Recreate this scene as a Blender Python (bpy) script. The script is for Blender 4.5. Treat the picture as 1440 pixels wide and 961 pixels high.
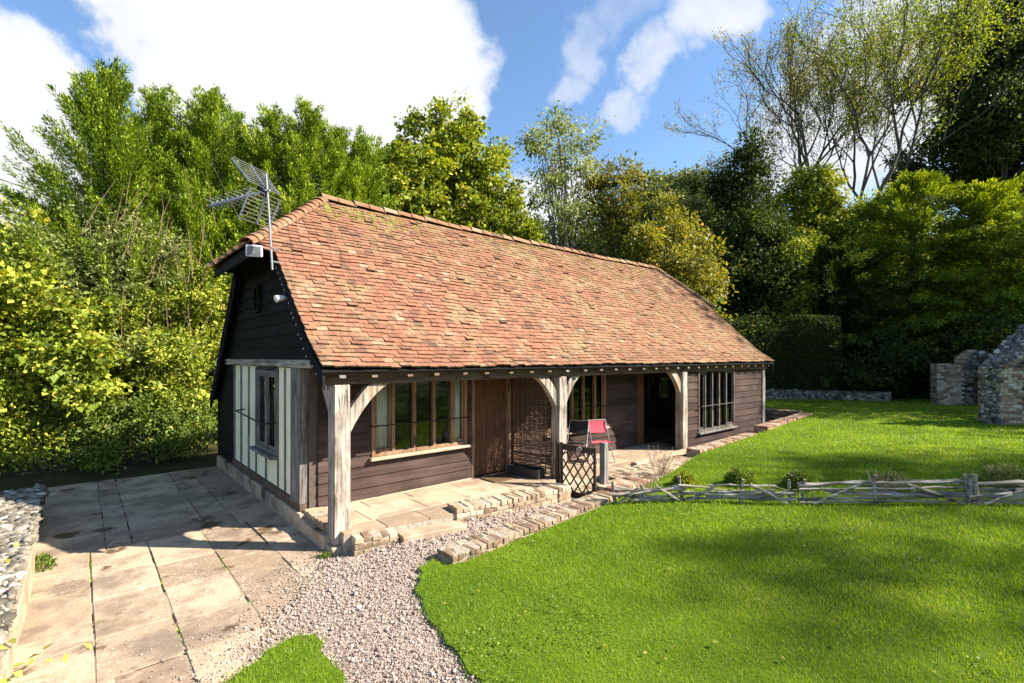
import bpy, bmesh, math, random
import numpy as np
from mathutils import Vector, Matrix, noise
from mathutils.geometry import delaunay_2d_cdt

R = math.radians
for o in list(bpy.data.objects):
    bpy.data.objects.remove(o)
scene = bpy.context.scene
col = scene.collection

# ------------------------------------------------------------------ camera
YAW = R(48.85)                       # view direction measured from the cottage's long axis (+X)
CAM = Vector((0.0, 0.0, 2.5))
FPX, CX, HY = 693.0, 720.0, 503.0    # focal length and horizon of the 1440 px wide photograph
cam_d = bpy.data.cameras.new("camera")
cam = bpy.data.objects.new("camera", cam_d)
col.objects.link(cam)
cam.location = CAM
cam.rotation_euler = (R(90), 0, YAW - R(90))
cam_d.sensor_width = 36
cam_d.lens = 36 * FPX / 1440
cam_d.shift_y = (HY - 480.5) / 1440
cam_d.clip_end = 2000
cam_d.clip_start = 0.05
scene.camera = cam
FWD = Vector((math.cos(YAW), math.sin(YAW), 0))
RGT = Vector((math.sin(YAW), -math.cos(YAW), 0))

def ray(px, py):
    return FWD + RGT * ((px - CX) / FPX) + Vector((0, 0, (HY - py) / FPX))
def U(px, py, z=0.0):                # the point at height z seen at a pixel of the photo
    r = ray(px, py)
    return CAM + r * ((z - CAM.z) / r.z)
def at(px, d):                       # ground position at depth d
    r = ray(px, HY)
    return (r.x * d, r.y * d)
def zat(py, d):
    return CAM.z + (HY - py) / FPX * d

# ------------------------------------------------------------------ light
EL = R(36)
SUN = Vector((0.715 * math.cos(EL), -0.70 * math.cos(EL), math.sin(EL))).normalized()
sun_d = bpy.data.lights.new("sun", 'SUN')
sun_d.energy = 5.0
sun_d.angle = R(0.5)
sun_d.color = (1.0, 0.93, 0.80)
sun = bpy.data.objects.new("sun", sun_d)
col.objects.link(sun)
sun.location = SUN * 60
sun.rotation_euler = (-SUN).to_track_quat('-Z', 'Y').to_euler()

world = bpy.data.worlds.new("World")
scene.world = world
world.use_nodes = True
wt = world.node_tree
wt.nodes.clear()
wn = wt.nodes.new
wl = wt.links.new
sky = wn('ShaderNodeTexSky')
sky.sky_type = 'NISHITA'
sky.sun_disc = False
sky.sun_elevation = EL
sky.sun_rotation = math.atan2(SUN.x, SUN.y)
sky.air_density = 1.0
sky.dust_density = 0.4
sky.ozone_density = 2.0
bg = wn('ShaderNodeBackground'); bg.inputs[1].default_value = 0.09
hs_ = wn('ShaderNodeHueSaturation'); hs_.inputs['Saturation'].default_value = 1.12; hs_.inputs['Value'].default_value = 1.0
wl(sky.outputs[0], hs_.inputs['Color']); wl(hs_.outputs[0], bg.inputs[0])
tc = wn('ShaderNodeTexCoord')
def wmath(op, a, b=None, c=None, clamp=False):
    n = wn('ShaderNodeMath'); n.operation = op; n.use_clamp = clamp
    for i, v in enumerate((a, b, c)):
        if v is None: continue
        if isinstance(v, (int, float)): n.inputs[i].default_value = v
        else: wl(v, n.inputs[i])
    return n.outputs[0]
nz = wn('ShaderNodeTexNoise'); nz.inputs['Scale'].default_value = 3.2
nz.inputs['Detail'].default_value = 9; nz.inputs['Roughness'].default_value = 0.58
wl(tc.outputs['Generated'], nz.inputs['Vector'])
nz2 = wn('ShaderNodeTexNoise'); nz2.inputs['Scale'].default_value = 9
nz2.inputs['Detail'].default_value = 6
wl(tc.outputs['Generated'], nz2.inputs['Vector'])
# cloud banks: (direction given by where it stands over the garden, angular half size, weight)
blobs = [(370, 70, 14, 1.0), (520, 70, 14, 1.0), (270, 20, 9, .8), (440, 170, 13, 1.0), (600, 150, 7, .75), (590, 50, 7, .75), (470, 0, 14, .9),
         (10, 110, 8, .85), (55, 215, 8, .75), (-40, 260, 12, .9), (150, 215, 6, .6), (700, 360, 12, .7), (800, 310, 7, .65),
         (935, 95, 4.5, .60), (995, 30, 5.5, .64), (885, 150, 3.5, .52), (845, 50, 5, .5), (800, 100, 4, .45), (900, 0, 5, .48),
         (1230, 130, 13, .62), (1330, 60, 13, .66), (1150, 220, 8, .58), (-330, 150, 15, .9), (-250, 420, 12, .8)]
wv = wn('ShaderNodeVectorMath'); wv.operation = 'MULTIPLY_ADD'
wsub = wn('ShaderNodeVectorMath'); wsub.operation = 'SUBTRACT'
nz3 = wn('ShaderNodeTexNoise'); nz3.inputs['Scale'].default_value = 4.5; nz3.inputs['Detail'].default_value = 7; nz3.inputs['Roughness'].default_value = .6
wl(tc.outputs['Generated'], nz3.inputs['Vector']); wl(nz3.outputs['Color'], wsub.inputs[0]); wsub.inputs[1].default_value = (.5, .5, .5)
wl(wsub.outputs[0], wv.inputs[0]); wv.inputs[1].default_value = (.30, .30, .30); wl(tc.outputs['Generated'], wv.inputs[2])
warp = wv.outputs[0]
acc = None
for px, py, deg, w in blobs:
    dv = ray(px, py).normalized()
    dot = wn('ShaderNodeVectorMath'); dot.operation = 'DOT_PRODUCT'
    nrm = wn('ShaderNodeVectorMath'); nrm.operation = 'NORMALIZE'
    wl(warp, nrm.inputs[0])
    wl(nrm.outputs[0], dot.inputs[0]); dot.inputs[1].default_value = dv
    mr = wn('ShaderNodeMapRange'); mr.interpolation_type = 'SMOOTHSTEP'
    wl(dot.outputs['Value'], mr.inputs[0])
    mr.inputs[1].default_value = math.cos(R(deg)); mr.inputs[2].default_value = 1.0
    mr.inputs[3].default_value = 0; mr.inputs[4].default_value = w
    acc = mr.outputs[0] if acc is None else wmath('MAXIMUM', acc, mr.outputs[0])
den = wmath('ADD', acc, wmath('MULTIPLY', wmath('SUBTRACT', nz.outputs[0], 0.5), wmath('MULTIPLY', acc, 1.6, clamp=True)))
cm = wn('ShaderNodeMapRange'); cm.interpolation_type = 'SMOOTHSTEP'
wl(den, cm.inputs[0]); cm.inputs[1].default_value = 0.22; cm.inputs[2].default_value = 0.62
cm.inputs[3].default_value = 0.03; cm.inputs[4].default_value = 1.0
cbg = wn('ShaderNodeBackground')
cr = wn('ShaderNodeValToRGB')
wl(wmath('ADD', den, wmath('MULTIPLY', nz2.outputs[0], 0.3)), cr.inputs[0])
cr.color_ramp.elements[0].position = 0.35; cr.color_ramp.elements[0].color = (0.66, 0.76, 0.95, 1)
cr.color_ramp.elements[1].position = 0.95; cr.color_ramp.elements[1].color = (1.0, 1.0, 1.0, 1)
wl(cr.outputs[0], cbg.inputs[0]); cbg.inputs[1].default_value = 0.375
mx = wn('ShaderNodeMixShader'); wo = wn('ShaderNodeOutputWorld')
wl(cm.outputs[0], mx.inputs[0]); wl(bg.outputs[0], mx.inputs[1]); wl(cbg.outputs[0], mx.inputs[2]); wl(mx.outputs[0], wo.inputs[0])

scene.view_settings.view_transform = 'Standard'
scene.view_settings.look = 'None'
scene.view_settings.exposure = 1.5
scene.view_settings.gamma = 1
scene.view_settings.use_curve_mapping = False
scene.render.engine = 'CYCLES'
scene.cycles.max_bounces = 6
scene.cycles.diffuse_bounces = 2
scene.cycles.glossy_bounces = 2
scene.cycles.transmission_bounces = 4
scene.cycles.transparent_max_bounces = 8
scene.cycles.caustics_reflective = False
scene.cycles.caustics_refractive = False
scene.cycles.use_denoising = True

# ------------------------------------------------------------------ helpers
rng = np.random.default_rng(11)
rnd = random.Random(5)

def tag(o, label=None, cat=None, group=None, kind=None):
    if label: o['label'] = label
    if cat: o['category'] = cat
    if group: o['group'] = group
    if kind: o['kind'] = kind
    return o
def thing(name, label, cat, loc=(0, 0, 0), group=None, rz=0.0):
    o = bpy.data.objects.new(name, None)
    o.empty_display_size = 0.1
    col.objects.link(o)
    o.location = loc
    o.rotation_euler = (0, 0, rz)
    return tag(o, label, cat, group)
def origin(o):
    v = Vector((0, 0, 0))
    while o is not None:
        v = v + o.location
        o = o.parent
    return v
def mesh_obj(name, V, F, mat, parent=None, tint=None, smooth=False, local=False, loops=None):
    """V (n,3) array; F list of faces, or (m,k) array. Vertices are world positions unless local."""
    V = np.asarray(V, dtype=np.float32)
    if parent is not None and not local:
        V = V - np.array(origin(parent), dtype=np.float32)
    me = bpy.data.meshes.new(name)
    if isinstance(F, np.ndarray):
        k = F.shape[1]
        me.vertices.add(len(V)); me.vertices.foreach_set('co', V.ravel())
        me.loops.add(F.size); me.loops.foreach_set('vertex_index', F.ravel().astype(np.int32))
        me.polygons.add(len(F))
        me.polygons.foreach_set('loop_start', np.arange(0, F.size, k, dtype=np.int32))
        me.update(calc_edges=True)
    else:
        me.from_pydata([tuple(map(float, v)) for v in V], [], F)
        me.update()
    if smooth:
        me.polygons.foreach_set('use_smooth', np.ones(len(me.polygons), dtype=bool))
    if tint is not None:
        a = me.attributes.new('tint', 'FLOAT', 'FACE')
        a.data.foreach_set('value', np.asarray(tint, dtype=np.float32))
    me.materials.append(mat)
    o = bpy.data.objects.new(name, me)
    col.objects.link(o)
    if parent is not None: o.parent = parent
    return o

class MB:
    def __init__(s): s.v = []; s.f = []; s.t = []
    def add(s, vs, fs, t=0.5):
        b = len(s.v); s.v += [tuple(v) for v in vs]
        s.f += [tuple(i + b for i in f) for f in fs]; s.t += [t] * len(fs)
    def hexa(s, p, t=0.5):           # 4 bottom, 4 top (same order)
        s.add(p, [(3, 2, 1, 0), (4, 5, 6, 7), (0, 1, 5, 4), (1, 2, 6, 5), (2, 3, 7, 6), (3, 0, 4, 7)], t)
    def box(s, x0, x1, y0, y1, z0, z1, t=0.5, j=0.0):
        p = [(x0, y0, z0), (x1, y0, z0), (x1, y1, z0), (x0, y1, z0), (x0, y0, z1), (x1, y0, z1), (x1, y1, z1), (x0, y1, z1)]
        if j: p = [tuple(c + rnd.uniform(-j, j) for c in q) for q in p]
        s.hexa(p, t)
    def beam(s, a, b, w, h, up=(0, 0, 1), t=0.5):
        a = Vector(a); b = Vector(b); d = (b - a).normalized(); u = Vector(up)
        r = d.cross(u)
        if r.length < 1e-4: r = d.cross(Vector((1, 0, 0)))
        r.normalize(); u = r.cross(d)
        c = [(-r * w - u * h) / 2, (r * w - u * h) / 2, (r * w + u * h) / 2, (-r * w + u * h) / 2]
        s.add([a + q for q in c] + [b + q for q in c],
              [(3, 2, 1, 0), (4, 5, 6, 7), (0, 1, 5, 4), (1, 2, 6, 5), (2, 3, 7, 6), (3, 0, 4, 7)], t)
    def prism(s, pts, off, t=0.5):   # planar polygon swept by off
        n = len(pts); off = Vector(off)
        vs = [Vector(p) for p in pts] + [Vector(p) + off for p in pts]
        s.add(vs, [tuple(range(n))[::-1], tuple(range(n, 2 * n))] + [(i, (i + 1) % n, n + (i + 1) % n, n + i) for i in range(n)], t)
    def tube(s, pts, rad, n=6, t=0.5, cap=True):
        pts = [Vector(p) for p in pts]; m = len(pts)
        if not hasattr(rad, '__len__'): rad = [rad] * m
        b = len(s.v); ref = Vector((0.31, 0.17, 0.93))
        for i, p in enumerate(pts):
            d = (pts[min(i + 1, m - 1)] - pts[max(i - 1, 0)]).normalized()
            a = d.cross(ref)
            if a.length < 1e-3: a = d.cross(Vector((1, 0, 0)))
            a.normalize(); c = d.cross(a)
            for k in range(n):
                q = 2 * math.pi * k / n
                s.v.append(tuple(p + (a * math.cos(q) + c * math.sin(q)) * rad[i]))
        nf = 0
        for i in range(m - 1):
            for k in range(n):
                k2 = (k + 1) % n
                s.f.append((b + i * n + k, b + i * n + k2, b + (i + 1) * n + k2, b + (i + 1) * n + k)); nf += 1
        if cap:
            s.f.append(tuple(b + k for k in range(n))[::-1]); s.f.append(tuple(b + (m - 1) * n + k for k in range(n))); nf += 2
        s.t += [t] * nf
    def build(s, name, mat, parent=None, bevel=0.0, smooth=False, local=False):
        o = mesh_obj(name, s.v, s.f, mat, parent, s.t, smooth, local)
        bm = bmesh.new(); bm.from_mesh(o.data)
        bmesh.ops.recalc_face_normals(bm, faces=bm.faces)
        if bevel:
            bmesh.ops.bevel(bm, geom=list(bm.edges), offset=bevel, segments=1, affect='EDGES', clamp_overlap=True)
        bm.to_mesh(o.data); bm.free()
        return o

# ------------------------------------------------------------------ materials
class NT:
    def __init__(s, name, rough=0.8, spec=0.3):
        s.m = bpy.data.materials.new(name); s.m.use_nodes = True
        s.t = s.m.node_tree; s.p = s.t.nodes['Principled BSDF']
        s.p.inputs['Roughness'].default_value = rough
        s.p.inputs['Specular IOR Level'].default_value = spec
        s.tc = s.t.nodes.new('ShaderNodeTexCoord')
    def n(s, t, **kw):
        q = s.t.nodes.new(t)
        for k, v in kw.items(): q.inputs[k].default_value = v
        return q
    def l(s, a, b): s.t.links.new(a, b)
    def coord(s, scale=(1, 1, 1), rot=(0, 0, 0)):
        m = s.n('ShaderNodeMapping'); m.inputs['Scale'].default_value = scale; m.inputs['Rotation'].default_value = rot
        s.l(s.tc.outputs['Object'], m.inputs[0]); return m.outputs[0]
    def noise(s, scale=5, detail=4, rough=0.55, sc=(1, 1, 1), dist=0):
        q = s.n('ShaderNodeTexNoise', Scale=scale, Detail=detail, Roughness=rough, Distortion=dist)
        s.l(s.coord(sc), q.inputs['Vector']); return q.outputs[0]
    def voro(s, scale=5, out='Distance', sc=(1, 1, 1), feat='F1'):
        q = s.n('ShaderNodeTexVoronoi', Scale=scale); q.feature = feat
        s.l(s.coord(sc), q.inputs['Vector']); return q.outputs[out]
    def ramp(s, f, stops):
        q = s.n('ShaderNodeValToRGB'); e = q.color_ramp.elements
        while len(e) < len(stops): e.new(0.5)
        for el, (p, c) in zip(e, stops):
            el.position = p; el.color = (*c, 1) if len(c) == 3 else c
        s.l(f, q.inputs[0]); return q.outputs[0]
    def step(s, f, a, b, lo=0.0, hi=1.0):
        q = s.n('ShaderNodeMapRange'); q.interpolation_type = 'SMOOTHSTEP'
        s.l(f, q.inputs[0]); q.inputs[1].default_value = a; q.inputs[2].default_value = b
        q.inputs[3].default_value = lo; q.inputs[4].default_value = hi; return q.outputs[0]
    def mix(s, f, a, b, mode='MIX'):
        q = s.n('ShaderNodeMix'); q.data_type = 'RGBA'; q.blend_type = mode
        for v, i in ((f, 0), (a, 6), (b, 7)):
            if isinstance(v, (int, float)): q.inputs[i].default_value = v
            elif isinstance(v, tuple): q.inputs[i].default_value = (*v, 1)
            else: s.l(v, q.inputs[i])
        return q.outputs[2]
    def math(s, op, a, b):
        q = s.n('ShaderNodeMath'); q.operation = op
        for i, v in enumerate((a, b)):
            if isinstance(v, (int, float)): q.inputs[i].default_value = v
            else: s.l(v, q.inputs[i])
        return q.outputs[0]
    def tint(s):
        q = s.n('ShaderNodeAttribute'); q.attribute_name = 'tint'; return q.outputs['Fac']
    def color(s, c):
        if isinstance(c, tuple): s.p.inputs['Base Color'].default_value = (*c, 1)
        else: s.l(c, s.p.inputs['Base Color'])
        return s
    def bump(s, h, strength=0.5, dist=0.02):
        q = s.n('ShaderNodeBump', Strength=strength, Distance=dist)
        s.l(h, q.inputs['Height']); s.l(q.outputs[0], s.p.inputs['Normal']); return s

def wood(name, stops, axis, rough=0.8, streak=22, warm=None):
    q = NT(name, rough, 0.25)
    sc = {'x': (0.06, 1, 1), 'y': (1, 0.06, 1), 'z': (1, 1, 0.06)}[axis]
    n1 = q.noise(streak, 6, 0.65, sc)
    n2 = q.noise(2.3, 5, 0.6)
    f = q.math('ADD', q.math('MULTIPLY', n1, 0.65), q.math('MULTIPLY', n2, 0.35))
    c = q.ramp(f, stops)
    if warm:
        c = q.mix(q.step(q.noise(1.6, 5, .6, sc), 0.5, 0.66, 0, .75), c, warm)
    # long drying cracks
    cr_ = q.noise(38, 3, 0.5, sc)
    c = q.mix(q.step(cr_, 0.34, 0.40, 0.85, 0.0), c, (0.03, 0.022, 0.016))
    q.color(c); q.bump(q.math('ADD', n1, q.step(cr_, 0.3, 0.38)), 0.55, 0.012)
    return q.m
GREY_OAK = [(0.37, (0.07, 0.052, 0.04)), (0.45, (0.22, 0.18, 0.145)), (0.55, (0.40, 0.35, 0.295)), (0.68, (0.56, 0.51, 0.44))]
oak_z = wood("oak_upright", GREY_OAK, 'z', warm=(0.36, 0.20, 0.10))
oak_x = wood("oak_lengthwise", [(0.35, (0.05, 0.03, 0.02)), (0.5, (0.12, 0.075, 0.05)), (0.68, (0.22, 0.15, 0.105))], 'x')
oak_y = wood("oak_crosswise", GREY_OAK, 'y')
oak_grey = wood("oak_silver", [(0.36, (0.06, 0.053, 0.047)), (0.5, (0.17, 0.155, 0.14)), (0.66, (0.33, 0.305, 0.275))], 'z')
oak_old = wood("oak_weathered_dark", [(0.36, (0.035, 0.028, 0.023)), (0.5, (0.10, 0.082, 0.068)), (0.66, (0.22, 0.19, 0.16))], 'z')
oak_brown = wood("oak_brown", [(0.3, (0.07, 0.035, 0.018)), (0.55, (0.15, 0.075, 0.038)), (0.75, (0.25, 0.14, 0.08))], 'z')
frame_wood = wood("window_oak", [(0.3, (0.16, 0.085, 0.045)), (0.55, (0.28, 0.165, 0.095)), (0.75, (0.42, 0.29, 0.19))], 'z')
door_wood = wood("door_oak", [(0.3, (0.06, 0.026, 0.012)), (0.55, (0.13, 0.06, 0.028)), (0.75, (0.2, 0.1, 0.05))], 'z')
sill_wood = wood("sill_oak", [(0.3, (0.3, 0.22, 0.15)), (0.55, (0.45, 0.36, 0.26)), (0.75, (0.58, 0.48, 0.36))], 'x')
fence_wood = wood("split_chestnut", [(0.38, (0.05, 0.038, 0.028)), (0.49, (0.24, 0.205, 0.165)), (0.64, (0.52, 0.475, 0.41))], 'x', streak=18)

def board_mat(name, a, b, c):
    q = NT(name, 0.82, 0.10)
    n1 = q.noise(14, 6, 0.65, (0.07, 0.07, 1.0)); n2 = q.noise(1.7, 5)
    cc = q.ramp(q.math('ADD', q.math('MULTIPLY', n1, 0.55), q.math('MULTIPLY', n2, 0.45)), [(0.32, a), (0.52, b), (0.72, c)])
    t = q.ramp(q.tint(), [(0, (0.72, 0.72, 0.72)), (1, (1.25, 1.2, 1.2))])
    q.color(q.mix(1.0, cc, t, 'MULTIPLY')); q.bump(n1, 0.5, 0.008); return q.m
board_dark = board_mat("tarred_board", (0.007, 0.0065, 0.0065), (0.013, 0.012, 0.0115), (0.026, 0.024, 0.023))
board_brown = board_mat("weathered_board", (0.032, 0.021, 0.018), (0.068, 0.045, 0.039), (0.115, 0.08, 0.07))

q = NT("cream_plaster", 0.9, 0.2)
n = q.noise(3, 6); c = q.ramp(n, [(0.3, (0.82, 0.72, 0.47)), (0.5, (0.92, 0.83, 0.57)), (0.8, (0.94, 0.86, 0.63))])
c = q.mix(q.step(q.noise(2.5, 6, 0.6, (1, 1, .3)), 0.58, 0.75, 0, .5), c, (0.42, 0.38, 0.28))
q.color(c); q.bump(q.noise(30, 4), 0.25, 0.006); plaster = q.m

q = NT("clay_tile", 0.85, 0.25)
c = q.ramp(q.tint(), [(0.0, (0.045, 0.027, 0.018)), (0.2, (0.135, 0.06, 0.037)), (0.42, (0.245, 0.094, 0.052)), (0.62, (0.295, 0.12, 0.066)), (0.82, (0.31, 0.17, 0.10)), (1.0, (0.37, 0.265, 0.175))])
n = q.noise(28, 5, .7); c = q.mix(q.step(n, 0.3, 0.75, 0.0, 0.35), c, (0.27, 0.18, 0.12))
lich = q.noise(1.3, 8, 0.75); c = q.mix(q.step(lich, 0.48, 0.62, 0, 0.7), c, (0.285, 0.20, 0.105))
str_ = q.noise(2.6, 6, .7, (1.6, .35, .35)); c = q.mix(q.step(str_, .52, .66, 0, .55), c, (0.10, 0.065, 0.04))
lich2 = q.noise(3.1, 8, 0.75); c = q.mix(q.step(lich2, 0.56, 0.66, 0, 0.6), c, (0.38, 0.29, 0.19))
sx = q.t.nodes.new('ShaderNodeSeparateXYZ'); q.l(q.tc.outputs['Object'], sx.inputs[0])
far_ = q.math('ADD', q.step(sx.outputs[0], 3.0, 11.5), q.step(sx.outputs[1], 1.6, 3.3, 0, .55))
mg = q.noise(7.5, 8, .78); c = q.mix(q.math('MULTIPLY', q.math('MINIMUM', far_, 1.0), q.step(mg, .47, .62, 0, .7)), c, (0.20, 0.155, 0.05))
spk = q.noise(9, 6, 0.7); c = q.mix(q.step(spk, 0.60, 0.68, 0, 0.75), c, (0.09, 0.065, 0.042))
dk = q.noise(2.2, 6, 0.7, (1, 1, 1)); c = q.mix(q.step(dk, 0.58, 0.7, 0, 0.6), c, (0.12, 0.08, 0.055))
q.color(c); q.bump(q.noise(45, 5, .7), 0.5, 0.008); tile_m = q.m

q = NT("moss", 0.95, 0.1)
q.color(q.ramp(q.tint(), [(0, (0.07, 0.10, 0.012)), (0.6, (0.17, 0.21, 0.025)), (1, (0.26, 0.26, 0.05))])); moss_m = q.m

def brick_mat(name, stops, mortar_spots=True):
    q = NT(name, 0.9, 0.2)
    c = q.ramp(q.tint(), stops)
    c = q.mix(q.step(q.noise(14, 6, .7), 0.5, 0.75, 0, .6), c, (0.55, 0.48, 0.36))
    c = q.mix(q.step(q.noise(5, 7, .7), 0.50, 0.64, 0, .75), c, (0.13, 0.095, 0.065)); c = q.mix(q.step(q.noise(3.1, 7, .75), 0.56, 0.66, 0, .6), c, (0.10, 0.10, 0.035))
    q.color(c); q.bump(q.noise(35, 5, .7), 0.6, 0.008); return q.m
brick_buff = brick_mat("buff_brick", [(0, (0.19, 0.115, 0.07)), (0.35, (0.34, 0.235, 0.15)), (0.7, (0.46, 0.355, 0.235)), (1, (0.56, 0.47, 0.34))])
brick_red = brick_mat("red_brick", [(0, (0.16, 0.075, 0.05)), (0.35, (0.28, 0.125, 0.075)), (0.7, (0.40, 0.24, 0.15)), (1, (0.48, 0.38, 0.26))])
q = NT("mortar", 0.95, 0.1); q.color(q.ramp(q.noise(20, 4), [(0.3, (0.24, 0.2, 0.15)), (0.7, (0.42, 0.37, 0.3))])); mortar_m = q.m

def stone_mat(name, stops, spec=0.3, rough=.75):
    q = NT(name, rough, spec)
    c = q.ramp(q.tint(), stops)
    c = q.mix(q.step(q.noise(40, 4, .7), 0.45, 0.7, 0, .35), c, (0.1, 0.09, 0.075))
    q.color(c); q.bump(q.noise(60, 3), 0.3, 0.004); return q.m
gravel_m = stone_mat("gravel_stone", [(0, (0.14, 0.10, 0.08)), (0.3, (0.30, 0.22, 0.175)), (0.6, (0.42, 0.325, 0.265)), (0.85, (0.53, 0.44, 0.37)), (1, (0.66, 0.59, 0.52))])
flint_m = stone_mat("flint", [(0, (0.02, 0.02, 0.02)), (0.4, (0.075, 0.068, 0.058)), (0.7, (0.19, 0.17, 0.14)), (0.88, (0.34, 0.31, 0.265)), (1, (0.55, 0.52, 0.47))], .45, .55)
rubble_m = stone_mat("rubble_limestone", [(0, (0.045, 0.038, 0.028)), (0.35, (0.12, 0.10, 0.075)), (0.7, (0.26, 0.225, 0.175)), (1, (0.48, 0.44, 0.36))])

def slab_mat(name, wet):
    q = NT(name, 0.8, 0.3)
    c = q.ramp(q.tint(), [(0, (0.27, 0.19, 0.125)), (0.5, (0.42, 0.31, 0.205)), (1, (0.53, 0.40, 0.27))])
    c = q.mix(q.step(q.noise(2.2, 7, .65), 0.42, 0.62, 0, .7), c, (0.25, 0.175, 0.12))
    c = q.mix(q.step(q.noise(7, 7, .7), 0.50, 0.64, 0, .6), c, (0.44, 0.345, 0.25))
    # pale lichen rosettes, denser in the places the patio has not been swept
    if not wet: c0 = c
    sp = q.math('ADD', q.voro(26), q.math('MULTIPLY', q.noise(11, 4), .25))
    c = q.mix(q.math('MULTIPLY', q.step(sp, .40, .31), q.step(q.noise(.9, 5), .44, .58, 0, .85)), c, (0.60, 0.55, 0.47))
    sp2 = q.math('ADD', q.voro(61), q.math('MULTIPLY', q.noise(21, 4), .3))
    c = q.mix(q.math('MULTIPLY', q.step(sp2, .38, .30), .55), c, (0.56, 0.50, 0.42))
    c = q.mix(q.step(q.noise(55, 5, .75), 0.56, 0.64, 0, .65), c, (0.16, 0.125, 0.1))
    if not wet: c = q.mix(.2, c0, c)
    if wet:
        g = q.noise(.55, 6, .65); c = q.mix(q.step(g, .48, .60, 0, .55), c, (0.14, 0.105, 0.08))
        st = q.noise(1.7, 4, .55); c = q.mix(q.step(st, .60, .66, 0, .9), c, (0.075, 0.04, 0.015)); ms_ = q.noise(1.3, 6, .65, (1.3, 1, 1)); c = q.mix(q.step(ms_, .60, .70, 0, .7), c, (0.10, 0.10, 0.03))
    q.color(c); q.bump(q.math('ADD', q.noise(18, 7, .7), q.noise(4, 3)), 0.5, 0.012); return q.m
slab_m = slab_mat("sandstone_flag", True)
floor_slab_m = slab_mat("veranda_flag", False)

q = NT("soil", 0.95, 0.1)
q.color(q.ramp(q.noise(3, 8, .7), [(0.3, (0.028, 0.026, 0.012)), (0.55, (0.05, 0.05, 0.018)), (0.75, (0.075, 0.065, 0.03))])); q.bump(q.noise(9, 6), .8, .08); soil_m = q.m
q = NT("joint_fill", 0.95, 0.1)
q.color(q.mix(q.step(q.noise(1.9, 5, .6), .47, .53), q.ramp(q.noise(12, 4), [(0.3, (0.02, 0.016, 0.011)), (0.7, (0.05, 0.045, 0.025))]), (0.30, 0.24, 0.17))); joint_m = q.m
q = NT("gravel_bed", 0.95, 0.1)
q.color(q.ramp(q.voro(70, 'Color'), [(0.2, (0.20, 0.145, 0.115)), (0.6, (0.38, 0.29, 0.24)), (0.9, (0.55, 0.46, 0.4))])); q.bump(q.voro(70), .9, .012); gravelbed_m = q.m
q = NT("turf", 0.95, 0.1)
n = q.noise(.9, 6, .6); n2 = q.noise(30, 5, .7)
q.color(q.mix(q.step(n2, .3, .7, 0, .6), q.ramp(n, [(0.3, (0.08, 0.14, 0.01)), (0.55, (0.13, 0.21, 0.012)), (0.75, (0.20, 0.27, 0.018))]), (0.03, 0.06, 0.008))); q.bump(n2, .9, .03); turf_m = q.m

def leaf_mat(name, stops, trans=0.45, rough=0.55, spec=0.35, tcol=1.35):
    q = NT(name, rough, spec)
    c = q.ramp(q.tint(), stops)
    q.color(c)
    tr = q.n('ShaderNodeBsdfTranslucent')
    hs = q.n('ShaderNodeHueSaturation', Saturation=1.1, Value=tcol); hs.inputs['Hue'].default_value = 0.485
    q.l(c, hs.inputs['Color']); q.l(hs.outputs[0], tr.inputs[0])
    m = q.n('ShaderNodeMixShader'); m.inputs[0].default_value = trans
    q.l(q.p.outputs[0], m.inputs[1]); q.l(tr.outputs[0], m.inputs[2])
    q.l(m.outputs[0], q.t.nodes['Material Output'].inputs[0]); return q.m
grass_m = leaf_mat("grass_blade", [(0, (0.095, 0.18, 0.008)), (0.4, (0.21, 0.345, 0.012)), (0.75, (0.34, 0.47, 0.02)), (0.93, (0.46, 0.50, 0.04)), (1, (0.55, 0.49, 0.20))], .4, .5, .2)
leaf_yellow = leaf_mat("leaf_yellow_green", [(0, (0.035, 0.06, 0.008)), (0.4, (0.17, 0.23, 0.022)), (0.7, (0.42, 0.46, 0.055)), (0.94, (0.56, 0.56, 0.10)), (1, (0.58, 0.44, 0.07))], .28, .6, .2)
leaf_mid = leaf_mat("leaf_mid_green", [(0, (0.05, 0.09, 0.015)), (0.5, (0.14, 0.21, 0.03)), (0.85, (0.24, 0.31, 0.05)), (1, (0.38, 0.32, 0.08))], .35)
leaf_sage = leaf_mat("leaf_soft_green", [(0, (0.06, 0.085, 0.022)), (0.5, (0.21, 0.255, 0.06)), (0.85, (0.40, 0.44, 0.13)), (1, (0.48, 0.44, 0.18))], .33)
leaf_olive = leaf_mat("leaf_olive", [(0, (0.08, 0.09, 0.014)), (0.5, (0.22, 0.225, 0.03)), (0.85, (0.35, 0.33, 0.045)), (1, (0.46, 0.30, 0.06))], .4)
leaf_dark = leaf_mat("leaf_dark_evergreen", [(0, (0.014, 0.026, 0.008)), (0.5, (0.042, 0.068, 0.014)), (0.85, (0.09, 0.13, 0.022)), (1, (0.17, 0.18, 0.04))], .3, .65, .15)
leaf_cypress = leaf_mat("leaf_cypress", [(0, (0.02, 0.045, 0.008)), (0.4, (0.10, 0.17, 0.018)), (0.62, (0.26, 0.36, 0.034)), (0.85, (0.46, 0.56, 0.06)), (1, (0.54, 0.53, 0.12))], .18, .7, .1)
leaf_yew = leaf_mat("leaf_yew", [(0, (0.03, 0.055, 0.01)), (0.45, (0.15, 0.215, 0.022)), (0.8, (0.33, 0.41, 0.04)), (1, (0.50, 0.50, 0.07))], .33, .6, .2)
q = NT("bark", .9, .15)
q.color(q.ramp(q.noise(9, 6, .65, (1, 1, .2)), [(0.3, (0.045, 0.036, 0.028)), (0.6, (0.11, 0.092, 0.072)), (0.8, (0.2, 0.175, 0.14))])); q.bump(q.noise(14, 5, .6, (1, 1, .2)), .7, .02); bark_m = q.m
q = NT("pale_bark", .85, .2)
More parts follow.
